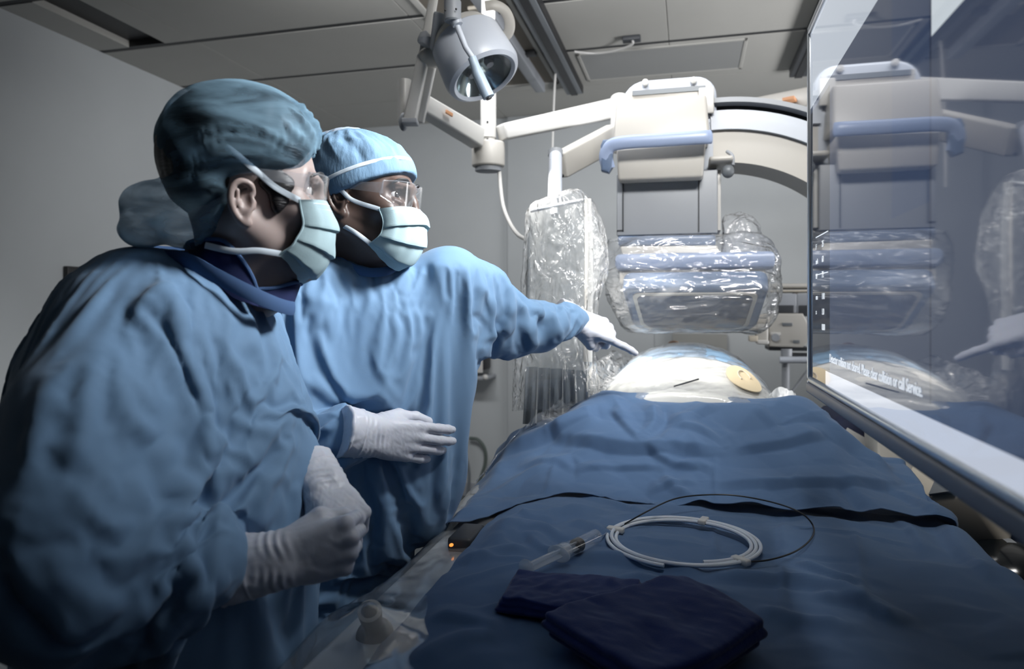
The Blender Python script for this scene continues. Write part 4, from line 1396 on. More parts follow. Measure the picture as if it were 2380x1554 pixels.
upp_str = [
    ([(1288, 1010), (1408, 1022), (1503, 1033), (1600, 1036), (1700, 1036)], .018, .013, 's'),
    ([(1164, 1048), (1306, 986), (1408, 931)], .020, .016, 's'),
    ([(1397, 964), (1350, 982), (1288, 1010)], .014, .010, 'c'),
    ([(1510, 931), (1525, 968), (1503, 1025)], .009, .007, 'c'),
    ([(1543, 931), (1540, 975), (1508, 1026)], .009, -.006, 'c'),
    ([(1554, 971), (1605, 957), (1663, 931)], .009, .006, 'c'),
    ([(1561, 975), (1656, 1004), (1700, 1035)], .012, .009, 's'),
    ([(1612, 964), (1656, 990), (1692, 1033)], .009, -.006, 'c'),
    ([(1503, 1033), (1554, 1066), (1627, 1080)], .009, .006, 's'),
    ([(1568, 1077), (1620, 1073), (1660, 1088)], .008, .005, 'c'),
    ([(1503, 1139), (1554, 1121), (1620, 1113)], .009, .006, 's'),
    ([(1197, 1080), (1292, 1066), (1335, 1088)], .010, .007, 's'),
    ([(1335, 1088), (1440, 1080), (1539, 1077)], .009, .006, 's'),
    ([(1641, 1113), (1802, 1116), (2000, 1114), (2112, 1120)], .012, .010, 's'),
    ([(1660, 1040), (1660, 1100), (1662, 1165)], .005, .0022, 'c'),
    ([(1700, 1036), (1838, 1019), (1918, 1000)], .016, .010, 's'),
    ([(1895, 945), (1920, 985), (1990, 1035), (2080, 1090)], .018, .012, 'c'),
    ([(1955, 1120), (1985, 1160), (2006, 1188)], .008, .006, 'k'),
    ([(1540, 1090), (1560, 1120), (1600, 1150)], .008, .005, 'c'),
    ([(1120, 1150), (1200, 1110), (1290, 1068)], .012, .006, 'c'),
    ([(1292, 1066), (1280, 1105), (1270, 1140)], .006, .003, 'c'),
    ([(2070, 1128), (2120, 1160), (2180, 1200)], .012, .008, 's'),
    ([(1750, 935), (1800, 985), (1810, 1020)], .010, .005, 'c'),
    ([(1420, 940), (1450, 985), (1490, 1028)], .012, .006, 's'),
]
o = sheet('surgical_drape', np.linspace(-.57, .86, 300), np.linspace(0, 1, 130), upp, M_DRAPE, upp_str, (.0012, .13, 17, .017))
tag(o, 'creased blue drape sheet rising over the covered legs behind the coiled tube', 'drape')

# clear film over the table edge
M_FILM = film('table_film', haze=.13, refl=1.5, rough=.12, bump=.35, scale=7, stretch=(1.2, .5, 1), ior=1.5, dist=.03)


def fl(U, W_):
    # U 0..1 inner to hanging hem, W_ along the table
    x = -.33 - .185 * np.clip(U / .5, 0, 1) - .015 * np.clip((U - .5) / .5, 0, 1)
    z = .940 + .008 * np.sin(W_ * 9) * np.clip(U * 3, 0, 1) - np.clip((U - .45) / .55, 0, 1) ** 1.3 * .30
    kb = np.exp(-((W_ - ktip[1]) / .05) ** 2 - ((x - ktip[0]) / .05) ** 2)
    z = z + (.0) * kb
    tent = np.exp(-(np.hypot((W_ - ktip[1]) / .075, (x - ktip[0]) / .065)) ** 1.3 * 1.2)
    z = np.maximum(z, .938 * 0 + z) + tent * (ktip[2] + .004 - .94)
    rise = sstep(W_, 1.75, 2.0) * .05
    return np.stack([x - .05 * sstep(W_, 1.3, 2.0), W_, z + rise * np.clip(1 - U, 0, 1)], -1)


ktip = k0 + KM @ np.array([0, 0, .070])
o = sheet('table_cover_film', np.linspace(0, 1, 70), np.linspace(.22, 2.02, 170), fl, M_FILM, [], (.002, .12, 23), thick=.0008)
tag(o, 'clear plastic film over the table edge, tented on the joystick knob', 'plastic cover')

# ------------------------------------------------------------------ patient under the drapes
def mound(U, W_):
    # U angle 0..1 across, W_ 0..1 along (near to far)
    Y = 1.90 + .75 * W_
    hw = .335 - .10 * W_ ** 1.3
    top = 1.150 + .125 * sstep(W_, -.1, .62) - .02 * sstep(W_, .8, 1.0)
    top = top + 2.4 * np.minimum(W_ - .03, 0)
    base = .97
    a = math.pi * (U - .5)
    x = -.005 + hw * np.sin(a) * (1 + .08 * np.cos(2 * a))
    z = base + (top - base) * np.abs(np.cos(a)) ** .85
    z = np.where(W_ > .93, z - (W_ - .93) * 2.2 * (z - base), z)
    return np.stack([x, Y, z], -1)


pt = thing('draped_patient', 'patient lying under pale sterile sheets below the detector', 'patient', (0, 2.3, .97))
M_PSHEET = plain('sterile_sheet', rgb(214, 214, 210), .6, bump=.2, scale=200, vary=.03, dist=.001)
M_PBLUE = plain('sheet_border', rgb(120, 150, 178), .7, bump=.2, scale=300, dist=.001)
sheet('body_sheet', np.linspace(.02, .98, 110), np.linspace(-.12, .52, 100), mound, M_PSHEET, [([(1500, 905), (1560, 880), (1640, 862)], .02, .004, 'r'), ([(1420, 900), (1470, 870), (1500, 845)], .02, .004, 's')], (.002, .12, 31), parent=pt)
mo2 = lambda U, W_: mound(U, W_) + np.array([0, 0, .003])
sheet('blue_border', np.linspace(.0, 1.0, 110), np.linspace(.40, 1.0, 70), mo2, M_PBLUE, [], (.002, .12, 33), parent=pt)
mo3 = lambda U, W_: mound(U, W_) * np.array([1.02, 1, 1]) + np.array([0, 0, .006])
sheet('clear_overlay', np.linspace(-.03, 1.03, 120), np.linspace(-.10, .80, 100), mo3, film('incise_film', haze=.16, rough=.12, bump=.4, scale=9, ior=1.45), [], (.004, .08, 35), thick=.0006, parent=pt)
# oval window in the sheet
ov = []
for r_ in np.linspace(0, 1, 7):
    ov.append([mound(np.array(.655 + .055 * r_ * math.cos(a)), np.array(.25 + .11 * r_ * math.sin(a))) + [.006, 0, .011] for a in np.linspace(0, 2 * math.pi, 41)])
MB().grid(np.array(ov), thick=.002).obj('oval_window', plain('oval_window_tan', rgb(205, 190, 160), .5), pt)
wn = [mound(np.array(.655 + .02 * math.cos(a)), np.array(.26 + .05 * math.sin(a))) + [.007, 0, .015] for a in np.linspace(0, 4, 12)]
MB().tube(wn, .002, 6, smooth=3).obj('window_line', M_BEIGE, pt)
MB().tube([mound(np.array(.47), np.array(.10)) + [0, 0, .009], mound(np.array(.53), np.array(.17)) + [0, 0, .010]], .0025, 8).obj('guide_needle', M_DARK, pt)
nb = P(1566, 797, 2.56)
MB().ball(nb - [0, 0, .004], (.022, .03, .014)).obj('nose_tip', plain('skin_glimpse', rgb(205, 170, 145), .5, sss=.1), pt)

# crumpled film at both flanks of the patient
def crum(name, outline_a, outline_b, d0, seed, label, mat, nu=40, nv=26, amp=.02):
    A = spline(outline_a, 8); B = spline(outline_b, 8)
    ia = np.linspace(0, len(A) - 1, nu); ib = np.linspace(0, len(B) - 1, nu)
    G = []
    for i in range(nu):
        a = np.array([np.interp(ia[i], range(len(A)), A[:, k]) for k in range(3)]); b = np.array([np.interp(ib[i], range(len(B)), B[:, k]) for k in range(3)])
        G.append([P(*(a + (b - a) * s)) for s in np.linspace(0, 1, nv)])
    G = np.array(G); V = G.reshape(-1, 3)
    n = wave_noise(V, .06, seed, 4)
    G = (V + np.stack([.3 * n, .6 * wave_noise(V, .05, seed + 3, 3), n], 1) * amp).reshape(G.shape)
    o = MB().grid(G, thick=.0008).obj(name, mat)
    return tag(o, label, 'plastic cover')


crum('film_flank', [(1130, 1090, 1.72), (1200, 1010, 1.85), (1290, 930, 1.98), (1370, 850, 2.2), (1420, 815, 2.4)], [(1105, 1110, 1.66), (1210, 1010, 1.9), (1330, 985, 1.93), (1390, 925, 2.02), (1480, 830, 2.4)], 2, 41,
     'crumpled clear film beside the patient below the bagged shield', M_BAG)
crum('film_flank', [(1790, 915, 1.95), (1810, 900, 1.98), (1840, 905, 1.95), (1850, 930, 1.9)], [(1770, 960, 1.93), (1800, 965, 1.93), (1840, 965, 1.9), (1870, 960, 1.88)], 2, 47,
     'crumpled milky film bunched beside the patient near the big display', film('milky_film', haze=.6, rough=.15, bump=.6, scale=20), amp=.012)

# ------------------------------------------------------------------ small instruments on the drape
ZT = .953
cc = onZ(1588, 1264, ZT); cr = .1325
t = thing('catheter_coil', 'coiled white catheter tube hoop with clips lying on the blue drape', 'catheter', cc)
M_TUBE = plain('catheter_white', rgb(205, 212, 222), .3, sss=.05)
tp = []
for i in range(180):
    a = i / 179 * 2 * math.pi * 2.92 + 5.0
    q = i / 179
    rr = cr - .012 + .0082 * (a - 5.0) / (2 * math.pi)
    tp.append(cc + [rr * math.cos(a), rr * math.sin(a), .009 + .002 * math.sin(a * .5)])
MB().tube(tp, .0036, 10).obj('hoop_tube', M_TUBE, t)
for u, v in ((1644, 1212), (1442, 1243), (1690, 1303)):
    p = onZ(u, v, ZT); r = unit((p - cc) * [1, 1, 0])
    MB().box(cc + r * (cr + .000) + [0, 0, .0095], (.034, .016, .011), .003, frame(r)).obj('clip', M_WHITE, t)
pe = onZ(1700, 1309, ZT) + [0, 0, .009]
MB().tube([pe, onZ(1730, 1306, ZT) + [0, 0, .009]], .003, 10).obj('end_hub', M_WHITE, t)
wr = [(1728, 1306), (1790, 1300), (1850, 1280), (1886, 1250), (1890, 1222), (1862, 1192), (1800, 1168), (1710, 1151), (1630, 1150), (1564, 1160), (1500, 1190), (1450, 1218), (1422, 1228)]
o = MB().tube([onZ(u, v, ZT + .010 + (.026 if 4 < i < 11 else 0)) for i, (u, v) in enumerate(wr)], .0016, 8, smooth=8).obj('guide_wire', M_BLACK)
tag(o, 'thin black guide wire looping around the white coiled tube', 'guide wire')

s0, s1 = onZ(1222, 1322, .970), onZ(1388, 1245, .970)
sd = unit(s1 - s0); SM = frame(sd); SM = np.stack([SM[:, 1], SM[:, 2], SM[:, 0]], 1); SL = np.linalg.norm(s1 - s0)
t = thing('syringe', 'clear plastic syringe with a black piston lying on the blue drape', 'syringe', s0 - [0, 0, .014])
M_SYR = film('syringe_plastic', haze=.34, rough=.12, bump=0, color=(.75, .82, .9, 1), ior=1.5)
M_SYC = film('syringe_barrel', haze=.06, rough=.05, bump=0, ior=1.5)
MB().lathe([(0, 0), (.0155, 0), (.0160, .0015), (.0155, .003), (0, .003)], s0, SM, 32).obj('thumb_disc', M_SYR, t)
for a in (0, 90):
    MB().box(s0 + sd * (SL * .36), (.020, .0025, SL * .70), .0008, SM @ rot((0, 0, 1), a + 20)).obj('plunger_fin', M_SYR, t)
MB().lathe([(.0135, SL * .42), (.0138, SL * .42), (.0138, SL * .98), (.010, SL), (.004, SL * 1.01), (.0035, SL * 1.05), (.003, SL * 1.05), (.0035, SL * .99), (.013, SL * .975)], s0, SM, 36, False).obj('barrel', M_SYC, t)
MB().prism([(.024 * math.cos(a), .0145 * math.sin(a)) for a in np.linspace(0, 2 * math.pi, 28, endpoint=False)], .004, s0 + sd * SL * .43, SM, .001).obj('finger_flange', M_SYR, t)
MB().lathe([(.0142, SL * .43), (.0158, SL * .44), (.0158, SL * .52), (.0140, SL * .54)], s0, SM, 32, False).obj('barrel_collar', M_SYR, t)
MB().lathe([(0, SL * .66), (.0125, SL * .66), (.0128, SL * .68), (.0118, SL * .70), (.0128, SL * .72), (.011, SL * .74), (0, SL * .76)], s0, SM, 32).obj('piston', M_BLACK, t)
MB().tube([s1 + sd * .006, s1 + sd * .02 + [0, 0, -.004], onZ(1420, 1228, ZT + .006)], .0014, 8, smooth=6).obj('syringe_lead', M_STEELBLUE, t)

# folded towels
def towel(name, corners, z, h, seed, label):
    c = np.array([onZ(u, v, z) for u, v in corners])
    lo, hi = c.min(0), c.max(0)
    f = Field(lo - [.04, .04, .02], hi + [.04, .04, h + .04], .0035)
    ctr = c.mean(0)
    n = len(c)
    pl = []
    for i in range(n):
        a, b = c[i], c[(i + 1) % n]
        nn = np.array([(b - a)[1], -(b - a)[0], 0]); nn = unit(nn)
        if (ctr - a) @ nn > 0:
            nn = -nn
        pl.append((a, nn))
    for L in range(3):
        zz0, zz1 = z + h * L / 3 + .0006, z + h * (L + 1) / 3 - .0006
        sh = .004 * ((L * 7 + seed) % 3 - 1)
        def fn(X, Y, Z, zz0=zz0, zz1=zz1, sh=sh):
            d = np.maximum(Z - zz1, zz0 - Z) + .0025
            for a, nn in pl:
                e_ = (X - a[0]) * nn[0] + (Y - a[1]) * nn[1] + sh + .0025
                d = -smin(-d, -e_ + 0 * d, .006)
            return d - .0025
        f.put(fn, f.lo, [q[-1] for q in f.ax], .0015)
    V, N, F = f.mesh(2)
    up = np.clip((V[:, 2] - z) / h, 0, 1)
    V = V + np.array([0, 0, 1]) * ((.006 * wave_noise(V * [1, 1, .2], .09, seed, 3) + .002 * wave_noise(V * [1, 1, .2], .03, seed + 5, 2)) * up)[:, None]
    o = make(name, V, F, M_TOWEL, None, angle=None)
    return tag(o, label, 'towel')


towel('folded_towel', [(1196, 1345), (1330, 1352), (1500, 1372), (1470, 1440), (1330, 1450), (1152, 1424)], .957, .020, 3, 'folded navy towel partly tucked under the bigger folded towel')
towel('folded_towel', [(1330, 1450), (1585, 1384), (1690, 1440), (1780, 1505), (1640, 1600), (1500, 1640), (1262, 1480)], .958, .036, 5, 'larger folded navy towel on top at the near end of the drape')

# ------------------------------------------------------------------ behind the table, under the display
dark_cloth = plain('navy_cover', rgb(30, 38, 66), .8, bump=.3, scale=200)
t = thing('covered_cart', 'cart under a dark navy cover beneath the big display', 'cart', (.78, 2.95, 0))
MB().span((.52, 2.78, .1), (1.05, 3.15, 1.0), .05).obj('cart_cover', dark_cloth, t)
tgp = onY(1992, 1028, 2.775)
MB().box(tgp, (.11, .006, .06), .001, rot((0, 1, 0), 30)).obj('paper_tag', M_WHITE, t)
t = thing('filler_case', 'dark navy filler case added beside the table under the big display', 'case', (.91, 2.27, 0))
MB().span((.72, 2.16, .06), (1.10, 2.385, .97), .03).obj('case_body', dark_cloth, t)  # dark block added to hide the lit beige lower arm
MB().span((.74, 2.17, 0), (1.08, 2.375, .058), .01).obj('case_foot', M_BLACK, t)
MB().span((.82, 2.153, .62), (1.0, 2.162, .66), .003).obj('case_label', M_GREY, t)
t = thing('gantry_base', 'beige gantry housing with a dark stripe under the big display', 'machine base', (1.05, 1.3, 0))
a, b = P(2150, 1040, 1.75), P(2060, 1300, 1.55)
GM = frame(P(2200, 1000, 1.85) - P(2110, 1200, 1.62), cdir(0, 1, 0))
ctr = P(2160, 1112, 1.82) + [.065, -.05, 0]
MB().box(ctr, (.32, .17, .19), .02, GM).obj('housing', M_BEIGE, t)
MB().box(ctr + GM @ np.array([0, -.087, -.032]), (.32, .006, .062), .001, GM).obj('grey_stripe', M_RAIL, t)
MB().box(ctr + GM @ np.array([0, -.087, -.080]), (.32, .006, .011), .001, GM).obj('dark_stripe', M_DARK, t)
bc = P(2345, 1356, 1.58)
t = thing('foot_pedal_unit', 'black glossy domed unit at table height under the big display', 'control unit', bc - [0, 0, .12])
MB().ball(bc - [0, 0, .0], (.11, .12, .10), None, 36, 24).obj('dome', plain('gloss_black', rgb(22, 26, 30), .15), t)
MB().box(bc + [0, 0, .098], (.02, .03, .004), .001).obj('dome_label', M_GREY, t)
MB().lathe([(0, 0), (.05, 0), (.05, .05), (0, .05)], bc - [0, 0, .12], None, 20).obj('stem', M_DARK, t)
MB().tube([bc - [0, 0, .12], (bc[0], bc[1], 0)], .03, 14).obj('post', M_DARK, t)
MB().lathe([(0, 0), (.2, 0), (.19, .03), (0, .04)], (bc[0], bc[1], 0), None, 30).obj('foot', M_DARK, t)
t = thing('infusion_stand', 'slim metal infusion stand rising behind the drape beside the display', 'stand', P(1932, 1000, 3.0) * [1, 1, 0])
q = P(1932, 1000, 3.0)
MB().tube([(q[0], q[1], 0.03), (q[0], q[1], P(1932, 905, 3.0)[2])], .013, 14).obj('pole', M_SILVER, t)
MB().box(P(1958, 985, 2.98), (.055, .06, .11), .008).obj('pump', M_GREY, t)
MB().lathe([(0, 0), (.09, 0), (.03, .05), (0, .05)], (q[0], q[1], 0), None, 24).obj('stand_foot', M_GREY, t)

# ================================================================== people
DEG = math.degrees(YAW)


def rows_cam(rows):
    """(z, x, d, rx, ry, angle) in camera-aligned metres -> room"""
    out = []
    for z, x, d, rx, ry, an in rows:
        w = C(x, d, z)
        out.append((z, w[0], w[1], rx, ry, an + DEG))
    return out


def skin_mat(name, c, dark, rough=.45):
    m = plain(name, c, rough, bump=.15, scale=900, vary=.10, vscale=30, sss=.12, dist=.0004, spec=.4)
    return m


M_GOWN = plain('gown_blue', rgb(107, 138, 170), .75, bump=.18, scale=600, vary=.035, vscale=14, sheen=.12, spec=.25, dist=.0005)
M_TRIM = plain('gown_trim', rgb(72, 98, 138), .8, bump=.2, scale=500, spec=.2, dist=.0005)
M_SCRUB = plain('scrub_navy', rgb(38, 46, 84), .85, bump=.2, scale=500, spec=.2, dist=.0005)
M_MASK = plain('mask_pale_blue', rgb(164, 187, 193), .8, bump=.25, scale=420, vary=.03, spec=.2, dist=.0005)
M_STRAP = plain('mask_strap', rgb(205, 215, 224), .8, spec=.2)
M_GLOVE = plain('glove_latex', rgb(204, 206, 216), .42, bump=.25, scale=140, vary=.04, vscale=40, sss=.06, dist=.0012)
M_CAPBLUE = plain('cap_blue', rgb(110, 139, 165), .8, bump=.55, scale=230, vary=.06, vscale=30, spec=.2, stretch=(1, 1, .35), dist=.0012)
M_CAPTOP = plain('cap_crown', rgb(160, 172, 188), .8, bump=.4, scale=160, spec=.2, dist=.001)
M_LENS = film('safety_lens', haze=.045, rough=.02, bump=0, ior=1.6, refl=1.3)
M_LENSRIM = film('safety_rim', haze=.16, rough=.08, bump=0, color=(.85, .88, .95, 1), refl=1.6)
M_EYEW = plain('eye_white', rgb(215, 212, 210), .12, coat=1.0)


def eye_mat(name, iris):
    m, nt, out = new_mat(name)
    b = nt.nodes.new('ShaderNodeBsdfPrincipled'); nt.links.new(b.outputs[0], out.inputs[0])
    b.inputs['Roughness'].default_value = .08; b.inputs['Coat Weight'].default_value = 1
    co = nt.nodes.new('ShaderNodeTexCoord')
    at = nt.nodes.new('ShaderNodeAttribute'); at.attribute_name = 'gaze'
    rp_ = nt.nodes.new('ShaderNodeValToRGB')
    e = rp_.color_ramp.elements
    e[0].position = .80; e[0].color = rgb(205, 202, 202)
    e[1].position = .83; e[1].color = iris
    x = rp_.color_ramp.elements.new(.945); x.color = iris
    x = rp_.color_ramp.elements.new(.955); x.color = (.004, .004, .005, 1)
    nt.links.new(at.outputs['Fac'], rp_.inputs[0]); nt.links.new(rp_.outputs[0], b.inputs['Base Color'])
    return m


def crumple(V, seed):
    """crisp paper-like creasing of non-woven cloth"""
    a = wave_noise(V, .21, seed, 2, (1, 1, .55)); b = wave_noise(V, .10, seed + 1, 2, (1, 1, .7)); c = wave_noise(V, .05, seed + 2, 2)
    return .017 * (.35 - np.sqrt(a * a + .0004)) + .0075 * (.35 - np.sqrt(b * b + .0004)) * (.55 + .45 * np.clip(a * 2, -1, 1)) + .0016 * (.3 - np.abs(c))


def settle(gf, V, N, F, pin, seed, gap=.021, **kw):
    core = gf.like(); core.a = gf.a + np.float32(gap)
    cV, cN, cF = core.mesh(2)
    try:
        return drape_sim(V, F, pin, cV, cF, **kw)
    except Exception:
        return V


class Head:
    def __init__(s, c, fwd, scale, up=(0, 0, 1)):
        s.c = np.asarray(c, float); s.M = frame(fwd, up); s.k = scale

    def w(s, p):
        return s.c + (np.asarray(p, float) * s.k) @ s.M.T

    def loc(s, p):
        return ((np.asarray(p, float) - s.c) @ s.M) / s.k

    def field(s, lo, hi, h):
        return Field(lo, hi, h)

    def out(s, f, relax=2, fn=None):
        V, N, F = f.mesh(relax)
        if fn is not None:
            V = fn(V, N, F)
        return s.w(V), N @ s.M.T, F


def ear(f0, sy, y0=.074, dz=0.0, k=1.0):
    X = -.002

    class Sh:
        def q(s, c):
            return np.array([X, sy * y0, -.010 + dz]) + (np.asarray(c, float) - np.array([X, sy * y0, -.010])) * k

        def ell(s, c, r, R=None, kk=.01, op='+'):
            f0.ell(s.q(c), np.asarray(r) * k, R, kk, op)

        def chain(s, p, r, kk):
            f0.chain([s.q(c) for c in p], r if np.isscalar(r) else list(np.asarray(r) * k), kk)

        def cone(s, a, b, ra, rb, kk):
            f0.cone(s.q(a), s.q(b), ra * k, rb * k, kk)
    f = Sh()
    f.ell((X - .004, sy * (y0 + .004), -.014), (.016, .007, .028), rot((0, 1, 0), 12) @ rot((0, 0, 1), sy * 22), .008)
    rim = [(X + .010, y0 + .002, .004), (X + .006, y0 + .010, .017), (X - .008, y0 + .015, .021), (X - .020, y0 + .017, .010), (X - .022, y0 + .016, -.008), (X - .016, y0 + .012, -.026), (X - .004, y0 + .007, -.040), (X + .005, y0 + .004, -.040)]
    rim = spline([(a, sy * b, c) for a, b, c in rim], 4)
    f.chain(rim, [.0042] * len(rim), .003)
    f.ell((X + .001, sy * (y0 + .006), -.038), (.008, .005, .009), None, .004)
    f.ell((X + .002, sy * (y0 + .013), -.006), (.0085, .006, .012), rot((0, 0, 1), sy * 22), .004, '-')
    f.ell((X - .008, sy * (y0 + .0155), .006), (.006, .004, .008), None, .004, '-')
    f.cone((X + .011, sy * (y0 + .004), -.008), (X + .010, sy * (y0 + .004), -.016), .0045, .0045, .004)
    f.chain([(X - .012, sy * (y0 + .012), .008), (X - .012, sy * (y0 + .0125), -.010), (X - .006, sy * (y0 + .009), -.024)], .0028, .003)


def skull(f, neck, rn=.056, lids=True, jaw=1.0, edz=0.0, ek=1.0):
    f.ell((-.010, 0, .036), (.094, .076, .084), None, .0)
    f.ell((.028, 0, -.002), (.068, .068, .092), None, .02)
    f.ell((.048, 0, -.074), (.044 * jaw, .048 * jaw, .046), None, .025)
    for s in (-1, 1):
        f.cone((-.006, s * .058 * jaw, -.052), (.070, s * .016, -.108), .019, .015, .025)
        f.cone((.085, s * .040, .017), (.094, s * .010, .014), .010, .011, .012)
        f.ell((.066, s * .044, -.030), (.022, .020, .018), None, .02)
        f.ell((.092, s * .033, -.002), (.016, .019, .013), None, .014, '-')
    f.chain([(.092, 0, .014), (.101, 0, -.012), (.107, 0, -.034)], [.009, .0085, .0110], .010)
    f.ell((.109, 0, -.037), (.010, .011, .010), None, .006)
    for s in (-1, 1):
        f.ell((.101, s * .012, -.041), (.011, .008, .008), None, .006)
    f.ell((.098, 0, -.067), (.012, .026, .009), None, .010)
    f.ell((.096, 0, -.078), (.011, .022, .009), None, .008)
    f.ell((.088, 0, -.106), (.018, .022, .016), None, .02)
    if lids:
        for s in (-1, 1):
            e = np.array([.0745, s * .0320, -.001])
            def fn(X, Y, Z, e=e, s=s):
                x, y, z = X - e[0], Y - e[1], Z - e[2]
                r = np.sqrt(x * x + y * y + z * z)
                sph = r - .0148
                yy = y * s
                # opening between two tilted half planes that meet at the eye corners
                u = np.clip((yy / .0150), -1, 1)
                top = .0068 * np.sqrt(np.maximum(1 - u * u, 0)) + .0006 - .0009 * u
                bot = -.0050 * np.sqrt(np.maximum(1 - u * u, 0)) - .0009 * u
                slit = np.maximum(z - top, bot - z)
                return np.maximum(sph, -np.maximum(slit, .002 - x + 0 * slit))
            f.put(fn, e - .02, e + .02, .004)
            # crease above and bag below the lid
            f.chain([e + [.0155, -s * .012, .0112], e + [.0165, s * 0, .0128], e + [.011, s * .013, .0100]], .0016, .004)
            f.chain([e + [.0150, -s * .011, -.0110], e + [.0150, s * 0, -.0135], e + [.010, s * .012, -.0108]], .0024, .006)
    for s in (-1, 1):
        ear(f, s, .074, edz, ek)
    f.chain([(-.018, 0, -.045), neck], [rn * .98, rn], .03)
    f.chain([(.02, 0, -.095), (np.array(neck) + [.03, 0, .0])], [.035, .04], .03)


def eyes(hd, parent, iris, look):
    look = unit(look)
    for s in (-1, 1):
        e = np.array([.0745, s * .0320, -.001])
        m = MB(); m.ball((0, 0, 0), .0125, None, 40, 28)
        V = np.vstack(m.V)
        R = frame(look); V2 = V @ np.stack([R[:, 1], R[:, 2], R[:, 0]], 1).T
        n = V2 / np.linalg.norm(V2, axis=1, keepdims=True)
        g = n @ look
        V2 = V2 + np.outer(np.exp(-((1 - g) / .10) ** 2) * .0011, look)
        o = make('eyeball', hd.w(V2 + e), m.F, eye_mat('eye', iris), parent, angle=None)
        at = o.data.attributes.new('gaze', 'FLOAT', 'POINT')
        at.data.foreach_set('value', np.clip(g, 0, 1).astype(np.float32))


def mask(hd, parent, drop=0.0, seed=1, top=-.012, side=0.0):
    sp = spline([(.066, .0665, -.018 + side), (.072, .0655, -.050 + side), (.062, .0660, -.078 + side * .5), (.043, .0630, -.096)], 8)
    nu, nv = 73, 75
    vs = np.linspace(0, 1, nv); us = np.linspace(-1, 1, nu)
    cp = spline([(.1085, top), (.1185, -.030), (.1215, -.048), (.1195, -.075), (.1120, -.100 - drop * .5), (.095, -.121 - drop), (.074, -.133 - drop)], 12)
    ci = np.linspace(0, len(cp) - 1, nv)
    xc = np.interp(ci, range(len(cp)), cp[:, 0]); zc = np.interp(ci, range(len(cp)), cp[:, 1])
    G = np.zeros((nv, nu, 3))
    for i, v in enumerate(vs):
        xe, W_, ze = np.interp(v, np.linspace(0, 1, len(sp)), sp[:, 0]), np.interp(v, np.linspace(0, 1, len(sp)), sp[:, 1]), np.interp(v, np.linspace(0, 1, len(sp)), sp[:, 2])
        ph = us * math.pi / 2
        c = np.cos(ph)
        x = xe + (xc[i] - xe) * np.maximum(c, 0) ** (.72 + .1 * v)
        y = W_ * np.sin(ph) ** 1 * (1 - .02 * np.sin(v * 7))
        z = zc[i] + (ze - zc[i]) * np.abs(us) ** 1.5
        # pleats fall open over the mouth
        t = (v - .12) * 4.0
        saw = np.where((t > 0) & (t < 3), (t % 1.0), 0)
        p = .0062 * saw ** 1.3 * np.maximum(c, 0) ** .45
        x = x + p * c; y = y + p * np.sin(ph)
        nz = .0012 * np.sin(us * 9 + v * 5 + seed) * np.sin(v * 11 + seed * 2) + .0007 * np.sin(us * 23 + seed)
        x = x + nz; z = z + .0018 * np.sin(us * 6 + seed) * v
        G[i] = np.stack([x, y, z], 1)
    m = MB(); m.grid(hd.w(G.reshape(-1, 3)).reshape(G.shape), thick=.0012)
    o = m.obj('face_mask', M_MASK, parent, angle=50)
    # stitched nose band and side binding
    e1 = MB()
    e1.tube(hd.w(G[4, 6:-6] + [.0008, 0, 0]), .0012, 6); e1.tube(hd.w(G[9, 4:-4] + [.0008, 0, 0]), .0009, 6)
    e1.obj('nose_band_stitch', M_STRAP, o)
    for k in (0, nu - 1):
        b_ = MB(); b_.tube(hd.w(G[:, k]), .0022, 8, flat=.0016); b_.obj('side_binding', M_MASK, o)
    return o, G


def strap(hd, pts, parent, w=.0042, name='strap', mat=None):
    p = spline(hd.w(np.array(pts)), 8)
    m = MB(); out = unit(hd.M[:, 1] * np.sign(pts[len(pts) // 2][1]))
    m.tube(p, .0009, 8, flat=w, hint=hd.M[:, 2])
    return m.obj(name, mat or M_STRAP, parent)


def glasses(hd, parent):
    nu, nv = 81, 17
    ys = np.linspace(-.077, .077, nu)
    G = np.zeros((nv, nu, 3))
    for j, y in enumerate(ys):
        a = abs(y) / .077
        x = .1110 - .034 * a ** 2.6
        top = .0215 - .007 * math.exp(-(y / .012) ** 2) - .004 * a ** 3
        bot = -.030 + .031 * math.exp(-(y / .0135) ** 2) + .022 * a ** 3.2 - .004 * math.exp(-((abs(y) - .035) / .02) ** 2)
        for i, v in enumerate(np.linspace(0, 1, nv)):
            G[i, j] = (x - .006 * v - .002 * math.sin(v * math.pi) * 0, y, top + (bot - top) * v)
    w = lambda q: hd.w(q.reshape(-1, 3)).reshape(q.shape)
    o = MB().grid(w(G), thick=.0016).obj('safety_glasses', M_LENS, parent, angle=50)
    MB().tube(hd.w(G[0]), .0011, 8).obj('upper_rim', M_LENSRIM, o)
    MB().tube(hd.w(G[-1]), .0010, 8).obj('lower_rim', M_LENSRIM, o)
    for s in (0, -1):
        sg = -1 if s == 0 else 1
        p0, p1 = G[0, s], G[-1, s]
        MB().tube(hd.w(np.array([p0, p1])), .0018, 8).obj('end_rim', M_LENSRIM, o)
        T_ = []
        for t in np.linspace(0, 1, 14):
            x = p0[0] + (-.012 - p0[0]) * t; y = sg * (.077 + .005 * math.sin(t * 3.0)); hgt = .010 - .0055 * t
            zc = (p0[2] + p1[2]) / 2 * (1 - t) + .012 * t
            T_.append([(x, y, zc + hgt), (x, y, zc - hgt)])
        MB().grid(w(np.array(T_)), thick=.0014).obj('temple', M_LENSRIM, o)
    for s in (-1, 1):
        MB().tube(hd.w(spline([(.1085, s * .010, -.004), (.100, s * .014, -.016), (.098, s * .017, -.026)], 5)), .0016, 8, flat=.0026).obj('nose_pad', M_LENSRIM, o)
    return o


